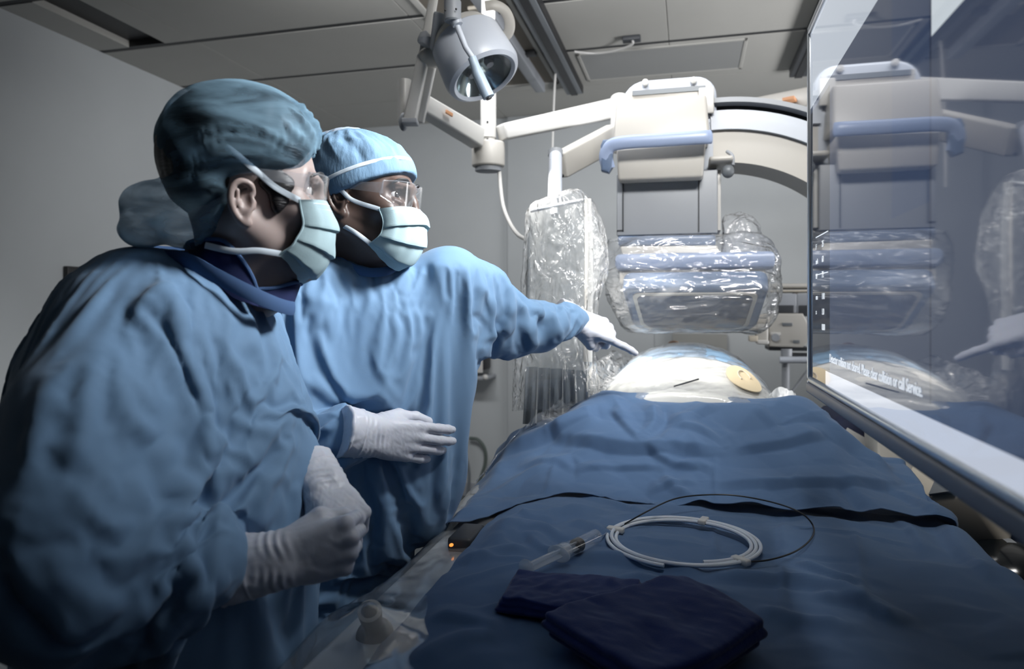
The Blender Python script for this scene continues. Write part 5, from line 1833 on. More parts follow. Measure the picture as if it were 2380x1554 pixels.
def ring_on(f, c, e1, e2, n=72, off=.0, r1=.2):
    """points where rays from c in the plane (e1, e2) leave the solid f"""
    pts = []
    rs = np.linspace(.02, r1, 200)
    for a in np.linspace(0, 2 * math.pi, n, endpoint=False):
        dvec = np.cos(a) * np.asarray(e1) + np.sin(a) * np.asarray(e2)
        q = np.asarray(c) + rs[:, None] * dvec
        v = f.sample(q)
        i = np.where(v < 0)[0]
        r = rs[i[-1]] if len(i) else .05
        pts.append(np.asarray(c) + (r + off) * dvec)
    return np.array(pts)


FINGERS = {  # base x, base y, phalanges, radius
    'index': ((.093, .0295, .000), (.046, .027, .021), .0096),
    'middle': ((.097, .0095, .002), (.051, .031, .022), .0099),
    'ring': ((.092, -.0110, .000), (.047, .029, .021), .0094),
    'little': ((.082, -.0300, -.004), (.036, .022, .019), .0084)}


def hand(W0, M, mirror, pose, thumb, scale=1.0, cuff=.075, cuff_r=(.030, .036), seed=1, forearm=None):
    """gloved hand: pose[finger] = (spread, mcp, pip, dip) degrees; thumb = three joint points + tip"""
    f = Field((-cuff - .02, -.075, -.105), (.235, .085, .06), .0017)
    for nm, (b, ph, r) in FINGERS.items():
        sp, c1, c2, c3 = pose[nm]
        b = np.array(b)
        f.cone((.004, b[1] * .62, 0), b, .0165, .0118 if nm != 'little' else .0105, .012)
        p = b.copy(); th = 0; psi = math.radians(sp)
        pts = [p]; 
        for L, c in zip(ph, (c1, c2, c3)):
            th += math.radians(c)
            p = p + L * np.array([math.cos(th) * math.cos(psi), math.cos(th) * math.sin(psi), -math.sin(th)])
            pts.append(p)
        g = f.like()
        g.chain([pts[0], pts[1]], [r * 1.12, r * 1.05], .003)
        g.chain([pts[1], pts[2]], [r * 1.06, r * .97], .003)
        g.chain([pts[2], pts[3] - (pts[3] - pts[2]) * .25], [r * .98, r * .80], .003)
        k = .0022
        f.a = smin(f.a, g.a, k)
        f.ell(b + [0, 0, .0025], (.011, .0085, .0085), None, .006)
    f.ell((.048, .0, -.011), (.050, .036, .0150), None, .012)
    f.ell((.040, -.026, -.010), (.036, .014, .015), None, .012)
    th = [np.array(q, float) for q in thumb]
    f.chain([th[0], th[1]], [.0185, .0150], .014)
    f.chain([th[1], th[2]], [.0125, .0112], .006)
    f.chain([th[2], th[3]], [.0115, .0085], .003)
    # wrist and cuff
    n = 8
    xs = np.linspace(.006, -cuff, n)
    for i in range(n - 1):
        ta, tb = i / (n - 1), (i + 1) / (n - 1)
        ra = .0215 + (cuff_r[1] - .0215) * ta ** 1.2 * .9; rb = .0215 + (cuff_r[1] - .0215) * tb ** 1.2 * .9
        for s in (-1, 1):
            f.cone((xs[i], s * (.013 - .006 * ta), 0), (xs[i + 1], s * (.013 - .006 * tb), 0), ra, rb, .012)
    f.half((-cuff, 0, 0), (-1, 0, 0), .003)
    V, N, F = f.mesh(1)
    x = V[:, 0]
    wr = np.exp(-((x + .004) / .022) ** 2)
    N0 = N
    V = V + N0 * (wr * .0011 * (.6 + .6 * np.sin(V[:, 1] * 120 + x * 60 + seed)) * np.sin(x * 520 + 1.5 * np.sin(V[:, 1] * 90 + seed) + seed))[:, None]
    cu = np.clip((-.02 - x) / .03, 0, 1)
    V = V + N0 * (cu * .0022 * wave_noise(V, .02, seed, 3, (1, 1, 1)))[:, None]
    rim = np.exp(-((x + cuff - .003) / .0022) ** 2)
    V = V + N0 * (rim * .0022)[:, None]
    ring2 = np.exp(-((x + cuff * .52) / .0016) ** 2)
    V = V + N0 * (ring2 * .0014)[:, None]
    kn = np.clip((x - .05) / .05, 0, 1)
    V = V + N0 * (.0006 * wave_noise(V, .012, seed + 3, 2))[:, None]
    if mirror:
        V = V * [1, -1, 1]; F = F[:, ::-1]
    return np.asarray(W0) + (V * scale) @ np.asarray(M).T, np.ascontiguousarray(F)


THUMB_REL = [(.018, .022, -.012), (.058, .044, -.024), (.090, .050, -.028), (.112, .046, -.029)]
THUMB_FIST = [(.018, .022, -.012), (.054, .042, -.026), (.082, .030, -.044), (.094, .012, -.052)]

# ------------------------------------------------------------------ the person who points
PT = thing('person', 'person in pale blue gown and blue cap stretching one gloved arm out to point', 'person', C(-.27, 1.44, 0))
H = Head(P(843, 461, 1.335), cdir(.971, -.238, -.01), 1.02)
skin_d = skin_mat('dark_skin', rgb(86, 70, 64), None, .42)
neck_l = H.loc(P(835, 640, 1.40))
f = H.field((-.16, -.125, -.30), (.15, .125, .135), .0023)
skull(f, neck_l, .061, True, 1.08)
f.ell(neck_l + [-.03, 0, -.075], (.07, .11, .05), None, .04)
Vh, Nh, Fh = H.out(f, 1)
# torso, legs and arms of the same body, under the clothes
bf = Field(np.array([-1.35, .6, .02]), np.array([.35, 2.05, 1.56]), .016)
bf.stack(rows_cam([(.80, -.39, 1.46, .12, .09, 35), (1.0, -.32, 1.45, .13, .095, 35), (1.22, -.27, 1.43, .14, .095, 37), (1.37, -.27, 1.43, .09, .06, 39)]))
hipl, hipr = C(-.35, 1.51, .82), C(-.45, 1.42, .82)
for hp_, ft in ((hipl, C(-.35, 1.51, .08)), (hipr, C(-.47, 1.41, .08))):
    bf.chain([hp_, (hp_ + ft) / 2 + [0, 0, .04], ft], [.066, .052, .040], .03)
    bf.chain([ft, ft + cdir(.5, -.5) * .12], [.045, .035], .02)
Sl, El, Wl = P(1042, 646, 1.43), P(1178, 732, 1.63), P(1342, 745, 1.80)
Sr, Er, Wr = P(712, 700, 1.31), P(650, 1010, 1.27), P(822, 1018, 1.24)
bf.chain([Sl + [0, 0, -.03], El, Wl], [.036, .034, .024], .03); bf.chain([Sr + [0, 0, -.03], Er, Wr], [.036, .034, .024], .03)
Vb, Nb, Fb = bf.mesh(2)
make('body', np.vstack([Vh, Vb]), np.vstack([Fh, Fb + len(Vh)]), skin_d, PT, angle=None)
eyes(H, PT, rgb(30, 20, 16), (1, -.22, -.02))
for s in (-1, 1):
    e_ = MB(); e_.tube(hp2 := H.w(spline([(.099, s * .012, .0195), (.1015, s * .026, .0255), (.094, s * .043, .0245), (.082, s * .053, .0175)], 6)), [.0026] * 7 + [.0030] * 6 + [.0028] * 4 + [.0012] * 2, 8); e_.obj('eyebrow', M_BLACK, PT)
mk, MG = mask(H, PT, .006, 1, -.022, -.012)
glasses(H, PT)
# tied cap with a stitched band
cf = H.field((-.17, -.14, -.09), (.15, .14, .17), .003)
cf.ell((-.010, 0, .036), (.114, .090, .084), None, 0)
cf.ell((-.025, 0, .020), (.106, .091, .078), None, .03)
cf.ell((-.03, 0, .068), (.092, .082, .054), None, .03)
pn = unit(np.cross([0, 1, 0], np.array([.108, 0, .046]) - np.array([-.118, 0, -.050]))); pn = pn if pn[2] < 0 else -pn
cf.half((.108, 0, .046), pn, .004)
ring = ring_on(cf, (-.012, 0, .012 + .012), unit(np.array([.226, 0, .096])), (0, 1, 0), 90, .0008)
Vc, Nc, Fc = cf.mesh(2)
for a in np.linspace(0, 2 * math.pi, 26, endpoint=False):
    c0 = np.array([-.03, 0, .115]) + .040 * np.array([math.cos(a), math.sin(a), 0])
    jit = .10 * math.sin(a * 5)
    c1 = np.array([-.012 + .104 * math.cos(a + jit), .085 * math.sin(a + jit), .058 + .012 * math.sin(a * 7)])
    mid = (c0 + c1) / 2 + [.02 * math.cos(a), .018 * math.sin(a), .018]
    Vc = fold(Vc, Nc, [c0, mid, c1], .006, .0026 if int(a * 7) % 2 else -.0022, 'c', taper=True)
wn_ = wave_noise(Vc, .055, 9, 2, (1, 1, .7)); wm_ = wave_noise(Vc, .028, 12, 2, (1, 1, .6))
Vc = Vc + Nc * ((.0068 * (.35 - np.sqrt(wn_ ** 2 + .0006)) + .0024 * (.35 - np.abs(wm_))) * np.clip((Vc[:, 2] - .03) / .04, .25, 1))[:, None]
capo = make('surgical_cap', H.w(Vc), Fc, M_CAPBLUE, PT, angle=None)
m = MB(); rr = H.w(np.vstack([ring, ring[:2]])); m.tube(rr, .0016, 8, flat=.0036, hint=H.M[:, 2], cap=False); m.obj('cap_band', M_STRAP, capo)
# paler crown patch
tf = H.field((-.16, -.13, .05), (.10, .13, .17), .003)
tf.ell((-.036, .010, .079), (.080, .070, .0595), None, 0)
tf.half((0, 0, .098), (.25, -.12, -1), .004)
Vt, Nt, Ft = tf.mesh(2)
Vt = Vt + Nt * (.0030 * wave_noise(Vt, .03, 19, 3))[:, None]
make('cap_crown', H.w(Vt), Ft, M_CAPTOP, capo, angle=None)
for s in (-1, 1):
    strap(H, [MG[1, 0 if s < 0 else -1], (.020, s * .082, -.016), (-.006, s * .088, .006), (-.045, s * .092, .020)], mk)
    strap(H, [MG[-6, 0 if s < 0 else -1], (.018, s * .076, -.070), (-.022, s * .074, -.052), (-.060, s * .058, -.040)], mk)

# gown
gf = Field(np.array([-1.30, .55, .30]), np.array([.42, 2.10, 1.52]), .0088)
gf.stack(rows_cam([
    (.32, -.43, 1.46, .20, .17, 32), (.60, -.425, 1.46, .195, .165, 32), (.88, -.385, 1.46, .188, .158, 34), (1.06, -.284, 1.45, .192, .150, 36),
    (1.16, -.270, 1.45, .178, .142, 38), (1.28, -.270, 1.45, .184, .148, 40), (1.38, -.262, 1.44, .200, .145, 40), (1.44, -.268, 1.425, .180, .118, 40), (1.478, -.285, 1.41, .120, .090, 40), (1.50, -.292, 1.405, .088, .080, 40)]))
gf.chain([Sl + [0, 0, -.012], (Sl + El) / 2, El], [.080, .070, .060], .04)
gf.chain([El, El + (Wl - El) * .45, El + (Wl - El) * .80, Wl], [.060, .050, .041, .032], .03)
gf.chain([Sr, Er], [.085, .075], .05)
gf.chain([Er, Er + (Wr - Er) * .70, Wr + (Wr - Er) * -.06, Wr + (Wr - Er) * .01], [.075, .060, .046, .034], .02)
V, N, F = gf.mesh(2)
V = V + N * (.003 * wave_noise(V, .09, 3, 3))[:, None]
man_str = [
    ([(1062, 612), (1078, 690), (1082, 790)], .010, -.006, 'r'), ([(1092, 640), (1094, 720), (1088, 770)], .010, .005, 'r'),
    ([(905, 668), (935, 650), (955, 612)], .012, .007, 'c'), ([(960, 650), (940, 668), (915, 672)], .010, -.006, 'r'),
    ([(1000, 600), (1030, 660), (1060, 740)], .014, .006, 's'), ([(985, 580), (1010, 640), (1045, 700)], .012, -.005, 'r'),
    ([(700, 672), (770, 692), (850, 684), (900, 672)], .014, .006, 's'),
    ([(930, 712), (924, 760), (900, 830), (890, 880)], .009, .006, 'c'), ([(945, 700), (960, 740), (950, 790)], .008, .005, 'c'),
    ([(975, 702), (985, 750), (970, 800)], .008, .005, 'c'), ([(1000, 705), (1005, 735)], .007, .004, 'c'), ([(915, 720), (905, 740)], .007, .004, 'k'),
    ([(745, 750), (765, 810), (800, 880), (830, 925)], .016, .009, 's'), ([(730, 840), (770, 900), (800, 950)], .016, .008, 'r'),
    ([(985, 850), (960, 900), (935, 950)], .010, .006, 'c'), ([(1000, 900), (965, 940)], .008, .005, 'k'),
    ([(860, 780), (900, 860), (960, 920)], .012, .005, 's'), ([(1020, 780), (1000, 860), (1015, 930)], .012, .006, 'r'),
    ([(840, 1146), (940, 1140), (1000, 1128), (1036, 1108)], .010, .008, 's'), ([(1036, 1108), (1060, 1060), (1075, 1010)], .012, .007, 'r'),
    ([(840, 1105), (870, 1090), (900, 1110), (890, 1140)], .010, .006, 's'), ([(985, 1075), (1000, 1100), (960, 1125)], .010, .006, 'c'),
    ([(870, 1165), (856, 1230), (850, 1310)], .016, .007, 'r'), ([(950, 1180), (940, 1250), (900, 1330)], .018, .007, 's'), ([(1040, 1130), (1000, 1200), (975, 1260)], .014, .007, 'r'),
    ([(1075, 1040), (1050, 1140), (1010, 1220)], .012, .007, 's'),
    # pointing sleeve
    ([(1178, 664), (1212, 712), (1236, 786)], .009, .012, 'c'), ([(1160, 660), (1190, 715), (1208, 790)], .011, -.009, 'r'),
    ([(1250, 690), (1246, 740), (1240, 786)], .008, .013, 'c'), ([(1228, 690), (1232, 740), (1226, 780)], .009, -.009, 'r'),
    ([(1270, 688), (1292, 738), (1300, 780)], .008, .013, 'c'), ([(1262, 700), (1270, 745), (1268, 780)], .009, -.010, 'r'),
    ([(1300, 700), (1318, 740), (1332, 768)], .007, .009, 'c'), ([(1288, 695), (1308, 735), (1315, 770)], .008, -.008, 'r'),
    ([(1142, 794), (1170, 770), (1194, 742)], .009, .010, 'c'), ([(1174, 786), (1198, 748), (1188, 700)], .008, .010, 'c'),
    ([(1084, 752), (1118, 764), (1154, 754)], .012, .008, 's'), ([(1100, 690), (1130, 720), (1150, 770)], .012, .008, 's'),
    ([(1110, 650), (1140, 690), (1165, 740)], .012, .007, 'r'), ([(1090, 770), (1120, 786), (1150, 792)], .010, .006, 'r'),
    # bent sleeve by the cuff
    ([(806, 975), (775, 968), (745, 972)], .007, -.005, 'c'), ([(808, 998), (775, 1000), (740, 1010)], .008, -.006, 'c'), ([(812, 1040), (780, 1055), (750, 1085)], .009, -.007, 'c'),
    ([(815, 1058), (795, 1082), (765, 1100)], .010, .008, 'c'), ([(790, 1030), (760, 1040), (730, 1045)], .010, .006, 'r'), ([(770, 985), (740, 990), (722, 1000)], .010, .006, 'r'),
    ([(780, 1070), (755, 1062), (735, 1070)], .010, -.010, 'r'),
]
V = folds(V, N, F, [(a, w, h * 1.1, k) for a, w, h, k in man_str if h > 0])
pin = np.clip((.80 - V[:, 2]) / .1, 0, 1)
pin = np.maximum(pin, np.clip((V[:, 2] - 1.465) / .02, 0, 1))
for w_ in (Wl, Wr):
    pin = np.maximum(pin, np.clip((.075 - np.linalg.norm(V - w_, axis=1)) / .03, 0, 1))
V = settle(gf, V, N, F, pin, 3)
V = folds(V, normals(V, F), F, [(a, w, h * .85, k) for a, w, h, k in man_str if h > 0 and a[0][0] > 1100])
gow = make('gown', V, F, M_GOWN, PT, angle=None); gow.modifiers.new('smooth', 'SUBSURF').render_levels = 1
nbp = [P(756, 562, 1.345), P(782, 600, 1.320), P(825, 625, 1.302), P(862, 633, 1.296), P(905, 627, 1.305), P(940, 600, 1.35), P(930, 572, 1.44), P(860, 555, 1.50), P(780, 552, 1.45)]
m = MB(); m.tube(spline(nbp, 8, closed=True), .0030, 10, flat=.009, hint=(0, 0, 1)); m.obj('gown_neckband', M_TRIM, gow)
V, F = hand(Wl, np.stack([(hx_ := unit(P(1470, 786, 1.845) - P(1350, 748, 1.80))), -(hy_ := unit(np.cross(hz_ := unit(np.array([0, 0, 1.0]) * .85 + cdir(-.1, -.55) - hx_ * ((np.array([0, 0, 1.0]) * .85 + cdir(-.1, -.55)) @ hx_)), hx_))) * -1, hz_], 1), True,
            {'index': (2, 9, 3, 3), 'middle': (0, 74, 78, 45), 'ring': (0, 80, 80, 45), 'little': (-2, 84, 80, 45)},
            [(.018, .022, -.012), (.055, .036, -.032), (.080, .024, -.050), (.096, .008, -.056)], 1.02, cuff=.055, cuff_r=(.03, .036), seed=4)
gl_ = make('glove', V, F, M_GLOVE, PT, angle=None)
hx_ = unit(P(1010, 1030, 1.322) - P(860, 1008, 1.24)); hz_ = unit(cdir(-.08, -1, .12) - hx_ * (cdir(-.08, -1, .12) @ hx_)); hy_ = np.cross(hz_, hx_)
V, F = hand(P(866, 1012, 1.235), np.stack([hx_, hy_, hz_], 1), False,
            {'index': (2, 4, 10, 6), 'middle': (0, 7, 12, 7), 'ring': (-1, 10, 14, 8), 'little': (-4, 12, 16, 8)},
            [(.018, .024, -.016), (.060, .040, -.030), (.098, .044, -.030), (.128, .040, -.028)], .97, cuff=.062, cuff_r=(.03, .0385), seed=7)
make('glove', V, F, M_GLOVE, PT, angle=None)
for ft, s in ((C(-.35, 1.51, 0), 1), (C(-.47, 1.41, 0), -1)):
    sf = Field(ft - [.2, .2, 0], ft + [.2, .2, .14], .008)
    dd = cdir(.5, -.6)
    sf.chain([ft + [0, 0, .05] - dd * .04, ft + [0, 0, .045] + dd * .07, ft + [0, 0, .035] + dd * .15], [.05, .046, .034], .03)
    sf.half(ft + [0, 0, .004], (0, 0, -1), .004)
    V, N, F = sf.mesh(2); make('shoe', V, F, M_DARK, PT, angle=None)

# ------------------------------------------------------------------ the person who watches
PW_ = thing('person', 'person in blue gown and bouffant hair cap holding both gloved hands together', 'person', C(-.46, .98, 0))
H2 = Head(P(572, 441, .955), cdir(.93, .39, -.02), .985)
skin_l = skin_mat('fair_skin', rgb(158, 141, 136), None, .45)
neck_l = H2.loc(P(560, 660, .965))
f = H2.field((-.16, -.125, -.30), (.15, .125, .135), .0023)
skull(f, neck_l, .052, True, .98, -.020, .86)
f.ell(neck_l + [-.055, 0, -.075], (.06, .10, .05), None, .04)
Vh, Nh, Fh = H2.out(f, 1)
bf = Field(np.array([-1.45, .2, .02]), np.array([.1, 1.35, 1.50]), .016)
bf.stack(rows_cam([(.80, -.46, .98, .11, .15, 0), (1.0, -.47, .98, .11, .15, 0), (1.22, -.48, .98, .10, .13, 0), (1.35, -.48, .97, .07, .09, 0)]))
for yy in (.88, 1.08):
    hp_, ft = C(-.46, yy, .82), C(-.47, yy, .08)
    bf.chain([hp_, (hp_ + ft) / 2 + [0, 0, .04], ft], [.08, .055, .04], .03)
    bf.chain([ft, ft + cdir(1, .1) * .12], [.043, .033], .02)
Sr, Er, Wr = P(300, 745, .85), P(140, 1225, .70), P(525, 1322, .80)
Sl, El, Wl = P(540, 770, 1.09), P(540, 1160, 1.04), P(715, 1075, .98)
bf.chain([Sr + [0, 0, -.05], Er, Er + (Wr - Er) * .72], [.036, .036, .020], .03); bf.chain([Sl + [0, 0, -.05], El, El + (Wl - El) * .75], [.036, .036, .020], .03)
Vb, Nb, Fb = bf.mesh(2)
make('body', np.vstack([Vh, Vb]), np.vstack([Fh, Fb + len(Vh)]), skin_l, PW_, angle=None)
eyes(H2, PW_, rgb(38, 26, 20), (1, 0, -.02))
for s in (-1, 1):
    e_ = MB(); e_.tube(H2.w(spline([(.099, s * .012, .0195), (.1015, s * .026, .0255), (.094, s * .043, .0245), (.082, s * .053, .0175)], 6)), [.0020] * 7 + [.0022] * 6 + [.0020] * 4 + [.0010] * 2, 8); e_.obj('eyebrow', M_BLACK, PW_)
M_HAIR = plain('black_hair', rgb(24, 22, 24), .45, bump=.6, scale=60, stretch=(1, 1, 6), dist=.002)
hf = H2.field((-.17, -.13, -.10), (.14, .13, .19), .003)
hf.ell((-.006, 0, .058), (.103, .087, .090), None, 0)
hf.ell((-.050, 0, .032), (.060, .078, .076), None, .03)
hpn = unit(np.array([.836, 0, -.549]))
hf.half((.098, 0, .082), hpn, .006)
hf.half((0, 0, .010), (0, 0, -1), .006, [-.02, -.2, -.2], [.2, .2, .2])
for s in (-1, 1):
    hf.ell((.036, s * .0680, .002), (.025, .0070, .015), rot((0, 0, 1), -s * 12), .004)
    hf.ell((.040, s * .0668, -.016), (.014, .0065, .016), rot((0, 0, 1), -s * 14), .008)
    hf.ell((.037, s * .0660, -.030), (.007, .0060, .011), rot((0, 0, 1), -s * 14), .008)
V, N, F = hf.mesh(2)
V = V + N * (.0012 * wave_noise(V, .02, 4, 3, (1, 1, .3)))[:, None]
make('hair', H2.w(V), F, M_HAIR, PW_, angle=None)
mk, MG = mask(H2, PW_, .0, 2)
glasses(H2, PW_)
for s in (-1, 1):
    strap(H2, [MG[1, 0 if s < 0 else -1], (.034, s * .0795, -.006), (.010, s * .083, .012), (-.020, s * .088, .034), (-.050, s * .070, .055)], mk)
    strap(H2, [MG[-4, 0 if s < 0 else -1], (.015, s * .066, -.090), (-.015, s * .062, -.092), (-.05, s * .05, -.085)], mk)


def gauze(name, c, open_, scale, stretch):
    """thin gathered cap cloth: lets the dark hair show between its pleats"""
    m, nt, out = new_mat(name)
    d = nt.nodes.new('ShaderNodeBsdfDiffuse'); d.inputs[0].default_value = c
    t_ = nt.nodes.new('ShaderNodeBsdfTranslucent'); t_.inputs[0].default_value = c
    mx = nt.nodes.new('ShaderNodeMixShader'); mx.inputs[0].default_value = .35
    nt.links.new(d.outputs[0], mx.inputs[1]); nt.links.new(t_.outputs[0], mx.inputs[2])
    tr = nt.nodes.new('ShaderNodeBsdfTransparent'); tr.inputs[0].default_value = (.80, .88, .95, 1)
    co = nt.nodes.new('ShaderNodeTexCoord'); mp = nt.nodes.new('ShaderNodeMapping'); mp.inputs['Scale'].default_value = stretch; mp.inputs['Rotation'].default_value = (0, math.radians(28), 0)
    n = nt.nodes.new('ShaderNodeTexNoise'); n.inputs['Scale'].default_value = scale; n.inputs['Detail'].default_value = 4; n.inputs['Distortion'].default_value = .6
    nt.links.new(co.outputs['Object'], mp.inputs[0]); nt.links.new(mp.outputs[0], n.inputs['Vector'])
    r = nt.nodes.new('ShaderNodeMapRange'); r.inputs['From Min'].default_value = .36; r.inputs['From Max'].default_value = .66
    r.inputs['To Min'].default_value = open_[0]; r.inputs['To Max'].default_value = open_[1]
    nt.links.new(n.outputs['Fac'], r.inputs['Value'])
    lw = nt.nodes.new('ShaderNodeLayerWeight'); lw.inputs[0].default_value = .35
    ad = nt.nodes.new('ShaderNodeMath'); ad.operation = 'ADD'; ad.use_clamp = True
    mu = nt.nodes.new('ShaderNodeMath'); mu.operation = 'MULTIPLY'; mu.inputs[1].default_value = .42
    nt.links.new(lw.outputs['Facing'], mu.inputs[0]); nt.links.new(mu.outputs[0], ad.inputs[0]); nt.links.new(r.outputs[0], ad.inputs[1])
    m2 = nt.nodes.new('ShaderNodeMixShader')
    nt.links.new(ad.outputs[0], m2.inputs[0]); nt.links.new(tr.outputs[0], m2.inputs[1]); nt.links.new(mx.outputs[0], m2.inputs[2])
    nt.links.new(m2.outputs[0], out.inputs[0])
    return m


M_GAUZE = gauze('bouffant_gauze', rgb(140, 172, 192), (.0, .74), 10, (.8, 1, 3.0))
cf = H2.field((-.21, -.14, -.13), (.15, .14, .19), .0035)
cf.ell((-.001, 0, .062), (.108, .094, .090), rot((0, 1, 0), 8), 0)
cf.ell((-.042, 0, .040), (.068, .088, .085), None, .03)
cf.half((.107, 0, .084), hpn, .008)
cf.half((0, 0, .010), (.25, 0, -1), .008)
cf.ell((-.070, 0, -.036), (.058, .078, .050), rot((0, 1, 0), -14), .012)
cf.ell((-.112, 0, -.036), (.044, .056, .040), None, .010)
cf.ell((-.128, 0, -.066), (.030, .045, .022), None, .008)
cf.ell((-.050, 0, -.010), (.040, .085, .040), None, .02)
V, N, F = cf.mesh(2)
for a in np.linspace(-1.35, 1.35, 15):
    for s in (-1, 1):
        st = np.array([.098 - .10 * abs(math.sin(a * .62)) * 1.0, s * (.012 + .080 * abs(math.sin(a))), .082 - .060 * abs(a) / 1.35 * .9])
        en = st + np.array([-.11, s * .012, .035 - .05 * abs(a)])
        V = fold(V, N, [st, (st + en) / 2 + [0, 0, .012], en], .005, .0040 if int(a * 10) % 2 else -.0030, 'c')
V = V + N * (.0028 * wave_noise(V, .05, 21, 3, (.5, 1, 1.6)))[:, None]
capo = make('bouffant_cap', H2.w(V), F, M_GAUZE, PW_, angle=None)
bandp = ring_on(cf, (.045, 0, .045), unit(np.array([.86, 0, .50])), (0, 1, 0), 80, .0003)
bandp = bandp[[i for i in range(80) if bandp[i][0] > .0]] if False else bandp
# gown
gf = Field(np.array([-1.35, .15, .30]), np.array([.10, 1.50, 1.52]), .0088)
gf.stack(rows_cam([
    (.32, -.50, .99, .21, .27, 0), (.65, -.50, .99, .180, .25, 0), (.92, -.485, .975, .170, .21, 0), (1.06, -.470, .97, .178, .20, 0),
    (1.20, -.478, .965, .188, .198, 0), (1.30, -.486, .965, .182, .195, 0), (1.36, -.484, .965, .160, .185, 4), (1.40, -.484, .97, .146, .172, 6), (1.435, -.490, .968, .122, .145, 6), (1.462, -.495, .968, .082, .105, 6), (1.482, -.492, .968, .055, .075, 6)]))
gf.chain([Sr + [0, 0, -.05], Sr + [0, 0, -.01] + (Er - Sr) * .5 - cdir(1, .0) * .012, Er + [0, 0, .01]], [.066, .082, .080], .06)
gf.chain([Er, Er + (Wr - Er) * .5 + [0, 0, -.004], Er + (Wr - Er) * .74, Er + (Wr - Er) * .84], [.082, .068, .054, .047], .025)
gf.cone(Er + (Wr - Er) * .45 + [0, 0, -.03], Er + (Wr - Er) * .50 + [0, 0, -.105], .035, .018, .03)
gf.chain([Sl, El], [.08, .07], .05)
gf.chain([El, Wl - (Wl - El) * .2], [.07, .045], .03)
V, N, F = gf.mesh(2)
V = V + N * (.003 * wave_noise(V, .09, 8, 3))[:, None]
wo_str = [
    ([(425, 602), (330, 655), (240, 715), (206, 745), (222, 830)], .008, -.006, 'c'), ([(440, 620), (345, 672), (255, 735)], .010, .004, 'r'),
    ([(297, 668), (380, 760), (430, 850), (456, 930)], .016, .011, 's'), ([(340, 655), (420, 745), (470, 850), (491, 918)], .014, .010, 's'),
    ([(491, 918), (450, 970), (405, 1023)], .012, .012, 's'), ([(491, 920), (494, 1020), (500, 1120), (512, 1205)], .012, .012, 'c'),
    ([(470, 980), (450, 1060), (440, 1140), (450, 1190)], .030, -.024, 'r'),
    ([(233, 766), (264, 870), (344, 944), (417, 1023)], .012, -.012, 'r'), ([(250, 800), (300, 890), (380, 955)], .012, .009, 'r'),
    ([(160, 1005), (203, 895), (233, 770)], .014, .010, 's'), ([(160, 1023), (215, 1090), (284, 1152)], .015, .010, 's'),
    ([(405, 1026), (392, 1090), (390, 1160)], .012, .011, 'c'), ([(345, 950), (380, 1030), (385, 1100)], .014, .008, 's'),
    ([(522, 753), (570, 840), (614, 931)], .014, .007, 's'), ([(614, 931), (660, 938), (706, 935)], .009, .006, 's'),
    ([(503, 968), (552, 993), (614, 1063)], .009, .008, 's'), ([(620, 1060), (575, 1120), (522, 1195)], .009, .007, 's'),
    ([(675, 1200), (688, 1160), (694, 1122)], .008, .005, 'c'), ([(560, 720), (610, 780), (660, 860)], .018, .006, 'r'), ([(640, 1075), (600, 1180), (590, 1240)], .014, .006, 'r'),
    ([(290, 1222), (342, 1214), (395, 1170)], .012, -.012, 'r'), ([(227, 1402), (295, 1361), (399, 1275)], .012, .012, 's'),
    ([(430, 1250), (446, 1340), (420, 1440)], .012, .012, 'c'), ([(350, 1360), (332, 1450), (345, 1530)], .012, .010, 's'),
    ([(410, 1300), (400, 1360), (360, 1450)], .012, -.012, 'r'), ([(470, 1240), (475, 1320), (460, 1400)], .010, -.010, 'r'), ([(500, 1250), (510, 1320), (512, 1380)], .010, .007, 'r'),
    ([(67, 1337), (147, 1349), (270, 1287)], .014, .012, 's'), ([(80, 900), (60, 1050), (40, 1150)], .02, .010, 'r'), ([(150, 790), (120, 900), (90, 1000)], .016, .008, 's'),
    ([(200, 700), (140, 770), (60, 860)], .016, -.010, 'r'), ([(260, 640), (170, 700), (90, 760)], .014, .006, 's'), ([(300, 1000), (330, 1080), (380, 1140)], .016, .007, 'r'),
    ([(560, 1420), (600, 1460), (650, 1540)], .02, .008, 'r'), ([(640, 1380), (610, 1440), (600, 1530)], .016, -.008, 'r'),
]
V = folds(V, N, F, [(a, w, h * 1.1, k) for a, w, h, k in wo_str if h > 0])
pin = np.clip((.85 - V[:, 2]) / .1, 0, 1)
pin = np.maximum(pin, np.clip((V[:, 2] - 1.46) / .02, 0, 1))
for w_ in (Er + (Wr - Er) * .84, Wl):
    pin = np.maximum(pin, np.clip((.075 - np.linalg.norm(V - w_, axis=1)) / .03, 0, 1))
V = settle(gf, V, N, F, pin, 5)
V = folds(V, normals(V, F), F, [(a, w, h * .5, k) for a, w, h, k in wo_str if h >= .009])
gow = make('gown', V, F, M_GOWN, PW_, angle=None); gow.modifiers.new('smooth', 'SUBSURF').render_levels = 1
# neck band from the nape over the near shoulder to the front
nb_ = [P(300, 590, 1.00), P(360, 596, .93), P(432, 604, .885), P(500, 640, .875), (P(580, 680, .885)), P(640, 706, .91), P(678, 716, .95), P(672, 705, 1.00), P(600, 660, 1.06), P(480, 600, 1.08), P(360, 585, 1.06)]
m = MB(); m.tube(spline(nb_, 8, closed=True), .0026, 10, flat=.010, hint=(0, 0, 1)); m.obj('gown_neckband', M_TRIM, gow)
# navy scrub top seen inside the gown neck
def collar(pts_top, pts_bot):
    a, b = spline(pts_top, 8), spline(pts_bot, 8)
    return np.array([[a[i] + (b[i] - a[i]) * s for s in np.linspace(0, 1, 12)] for i in range(len(a))])


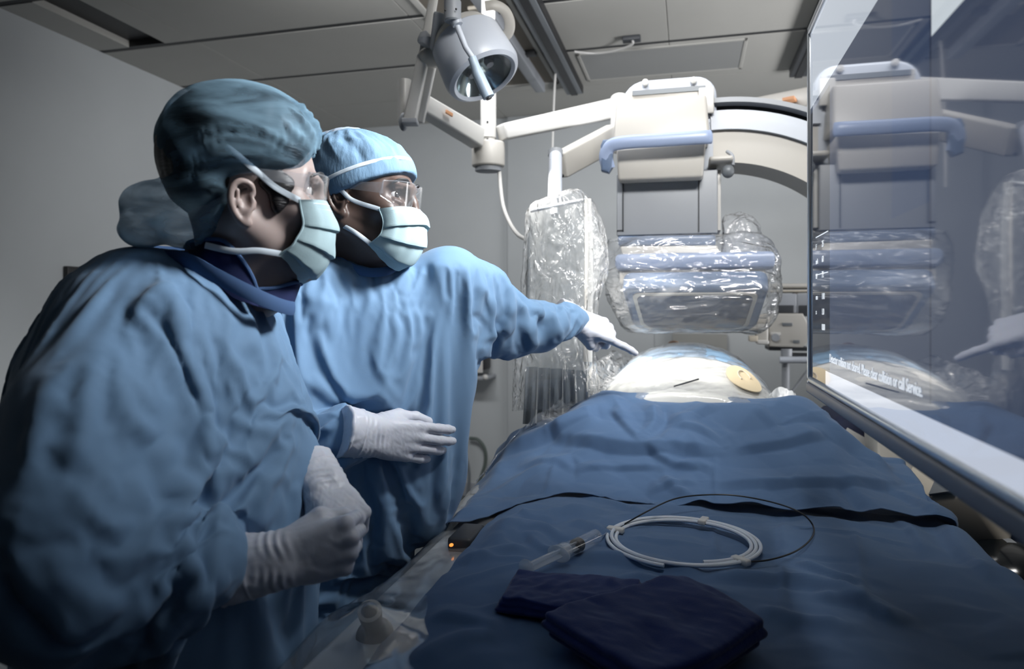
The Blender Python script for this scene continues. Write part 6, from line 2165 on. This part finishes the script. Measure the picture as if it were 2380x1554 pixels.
tp_ = [P(430, 575, 1.05), P(440, 562, .98), P(475, 556, .905), P(520, 560, .895), P(560, 600, .900), P(585, 640, .905), P(597, 672, .91)]
bt_ = [P(420, 640, 1.05), P(410, 640, .96), P(440, 640, .905), P(490, 650, .895), P(540, 690, .895), P(580, 705, .90), P(600, 712, .91)]
sc = MB().grid(collar(tp_, bt_), thick=.003).obj('scrub_collar', M_SCRUB, PW_)
m = MB(); m.tube(spline(tp_, 8), .0028, 8); m.obj('collar_edge', M_TRIM, sc)
tp2 = [P(597, 672, .915), P(640, 668, .93), P(690, 655, .96), P(698, 660, 1.0), P(660, 640, 1.04), P(600, 610, 1.06)]
bt2 = [P(600, 712, .915), P(640, 722, .925), P(676, 715, .95), P(680, 705, 1.0), P(650, 700, 1.04), P(600, 680, 1.07)]
sc = MB().grid(collar(tp2, bt2), thick=.003).obj('scrub_collar', M_SCRUB, PW_)
m = MB(); m.tube(spline(tp2, 8), .0028, 8); m.obj('collar_edge', M_TRIM, sc)
# gloves: near hand a loose fist, far hand holding on behind it
hx_ = unit(P(800, 1266, .83) - P(640, 1300, .82)); v_ = cdir(-.12, -1, .10); hz_ = unit(v_ - hx_ * (v_ @ hx_)); hy_ = np.cross(hz_, hx_)
V, F = hand(P(652, 1300, .82), np.stack([hx_, hy_, hz_], 1), False,
            {'index': (2, 78, 92, 45), 'middle': (0, 84, 98, 50), 'ring': (-2, 88, 98, 50), 'little': (-4, 90, 98, 50)},
            [(.018, .022, -.012), (.056, .042, -.022), (.086, .036, -.036), (.102, .022, -.046)], .87, cuff=.080, cuff_r=(.03, .037), seed=11)
make('glove', V, F, M_GLOVE, PW_, angle=None)
hx_ = unit(P(818, 1190, .915) - P(748, 1100, .965)); v_ = cdir(.55, -.8, .55); hz_ = unit(v_ - hx_ * (v_ @ hx_)); hy_ = np.cross(hz_, hx_)
V, F = hand(P(752, 1128, .965), np.stack([hx_, hy_, hz_], 1), True,
            {'index': (0, 76, 90, 45), 'middle': (0, 82, 95, 45), 'ring': (0, 86, 95, 45), 'little': (0, 88, 95, 45)},
            THUMB_FIST, .84, cuff=.060, cuff_r=(.03, .034), seed=13)
make('glove', V, F, M_GLOVE, PW_, angle=None)
for yy in (.88, 1.08):
    ft = C(-.47, yy, 0); dd = cdir(1, .1)
    sf = Field(ft - [.2, .2, 0], ft + [.2, .2, .14], .008)
    sf.chain([ft + [0, 0, .05] - dd * .04, ft + [0, 0, .045] + dd * .07, ft + [0, 0, .035] + dd * .15], [.048, .044, .032], .03)
    sf.half(ft + [0, 0, .004], (0, 0, -1), .004)
    V, N, F = sf.mesh(2); make('shoe', V, F, M_DARK, PW_, angle=None)
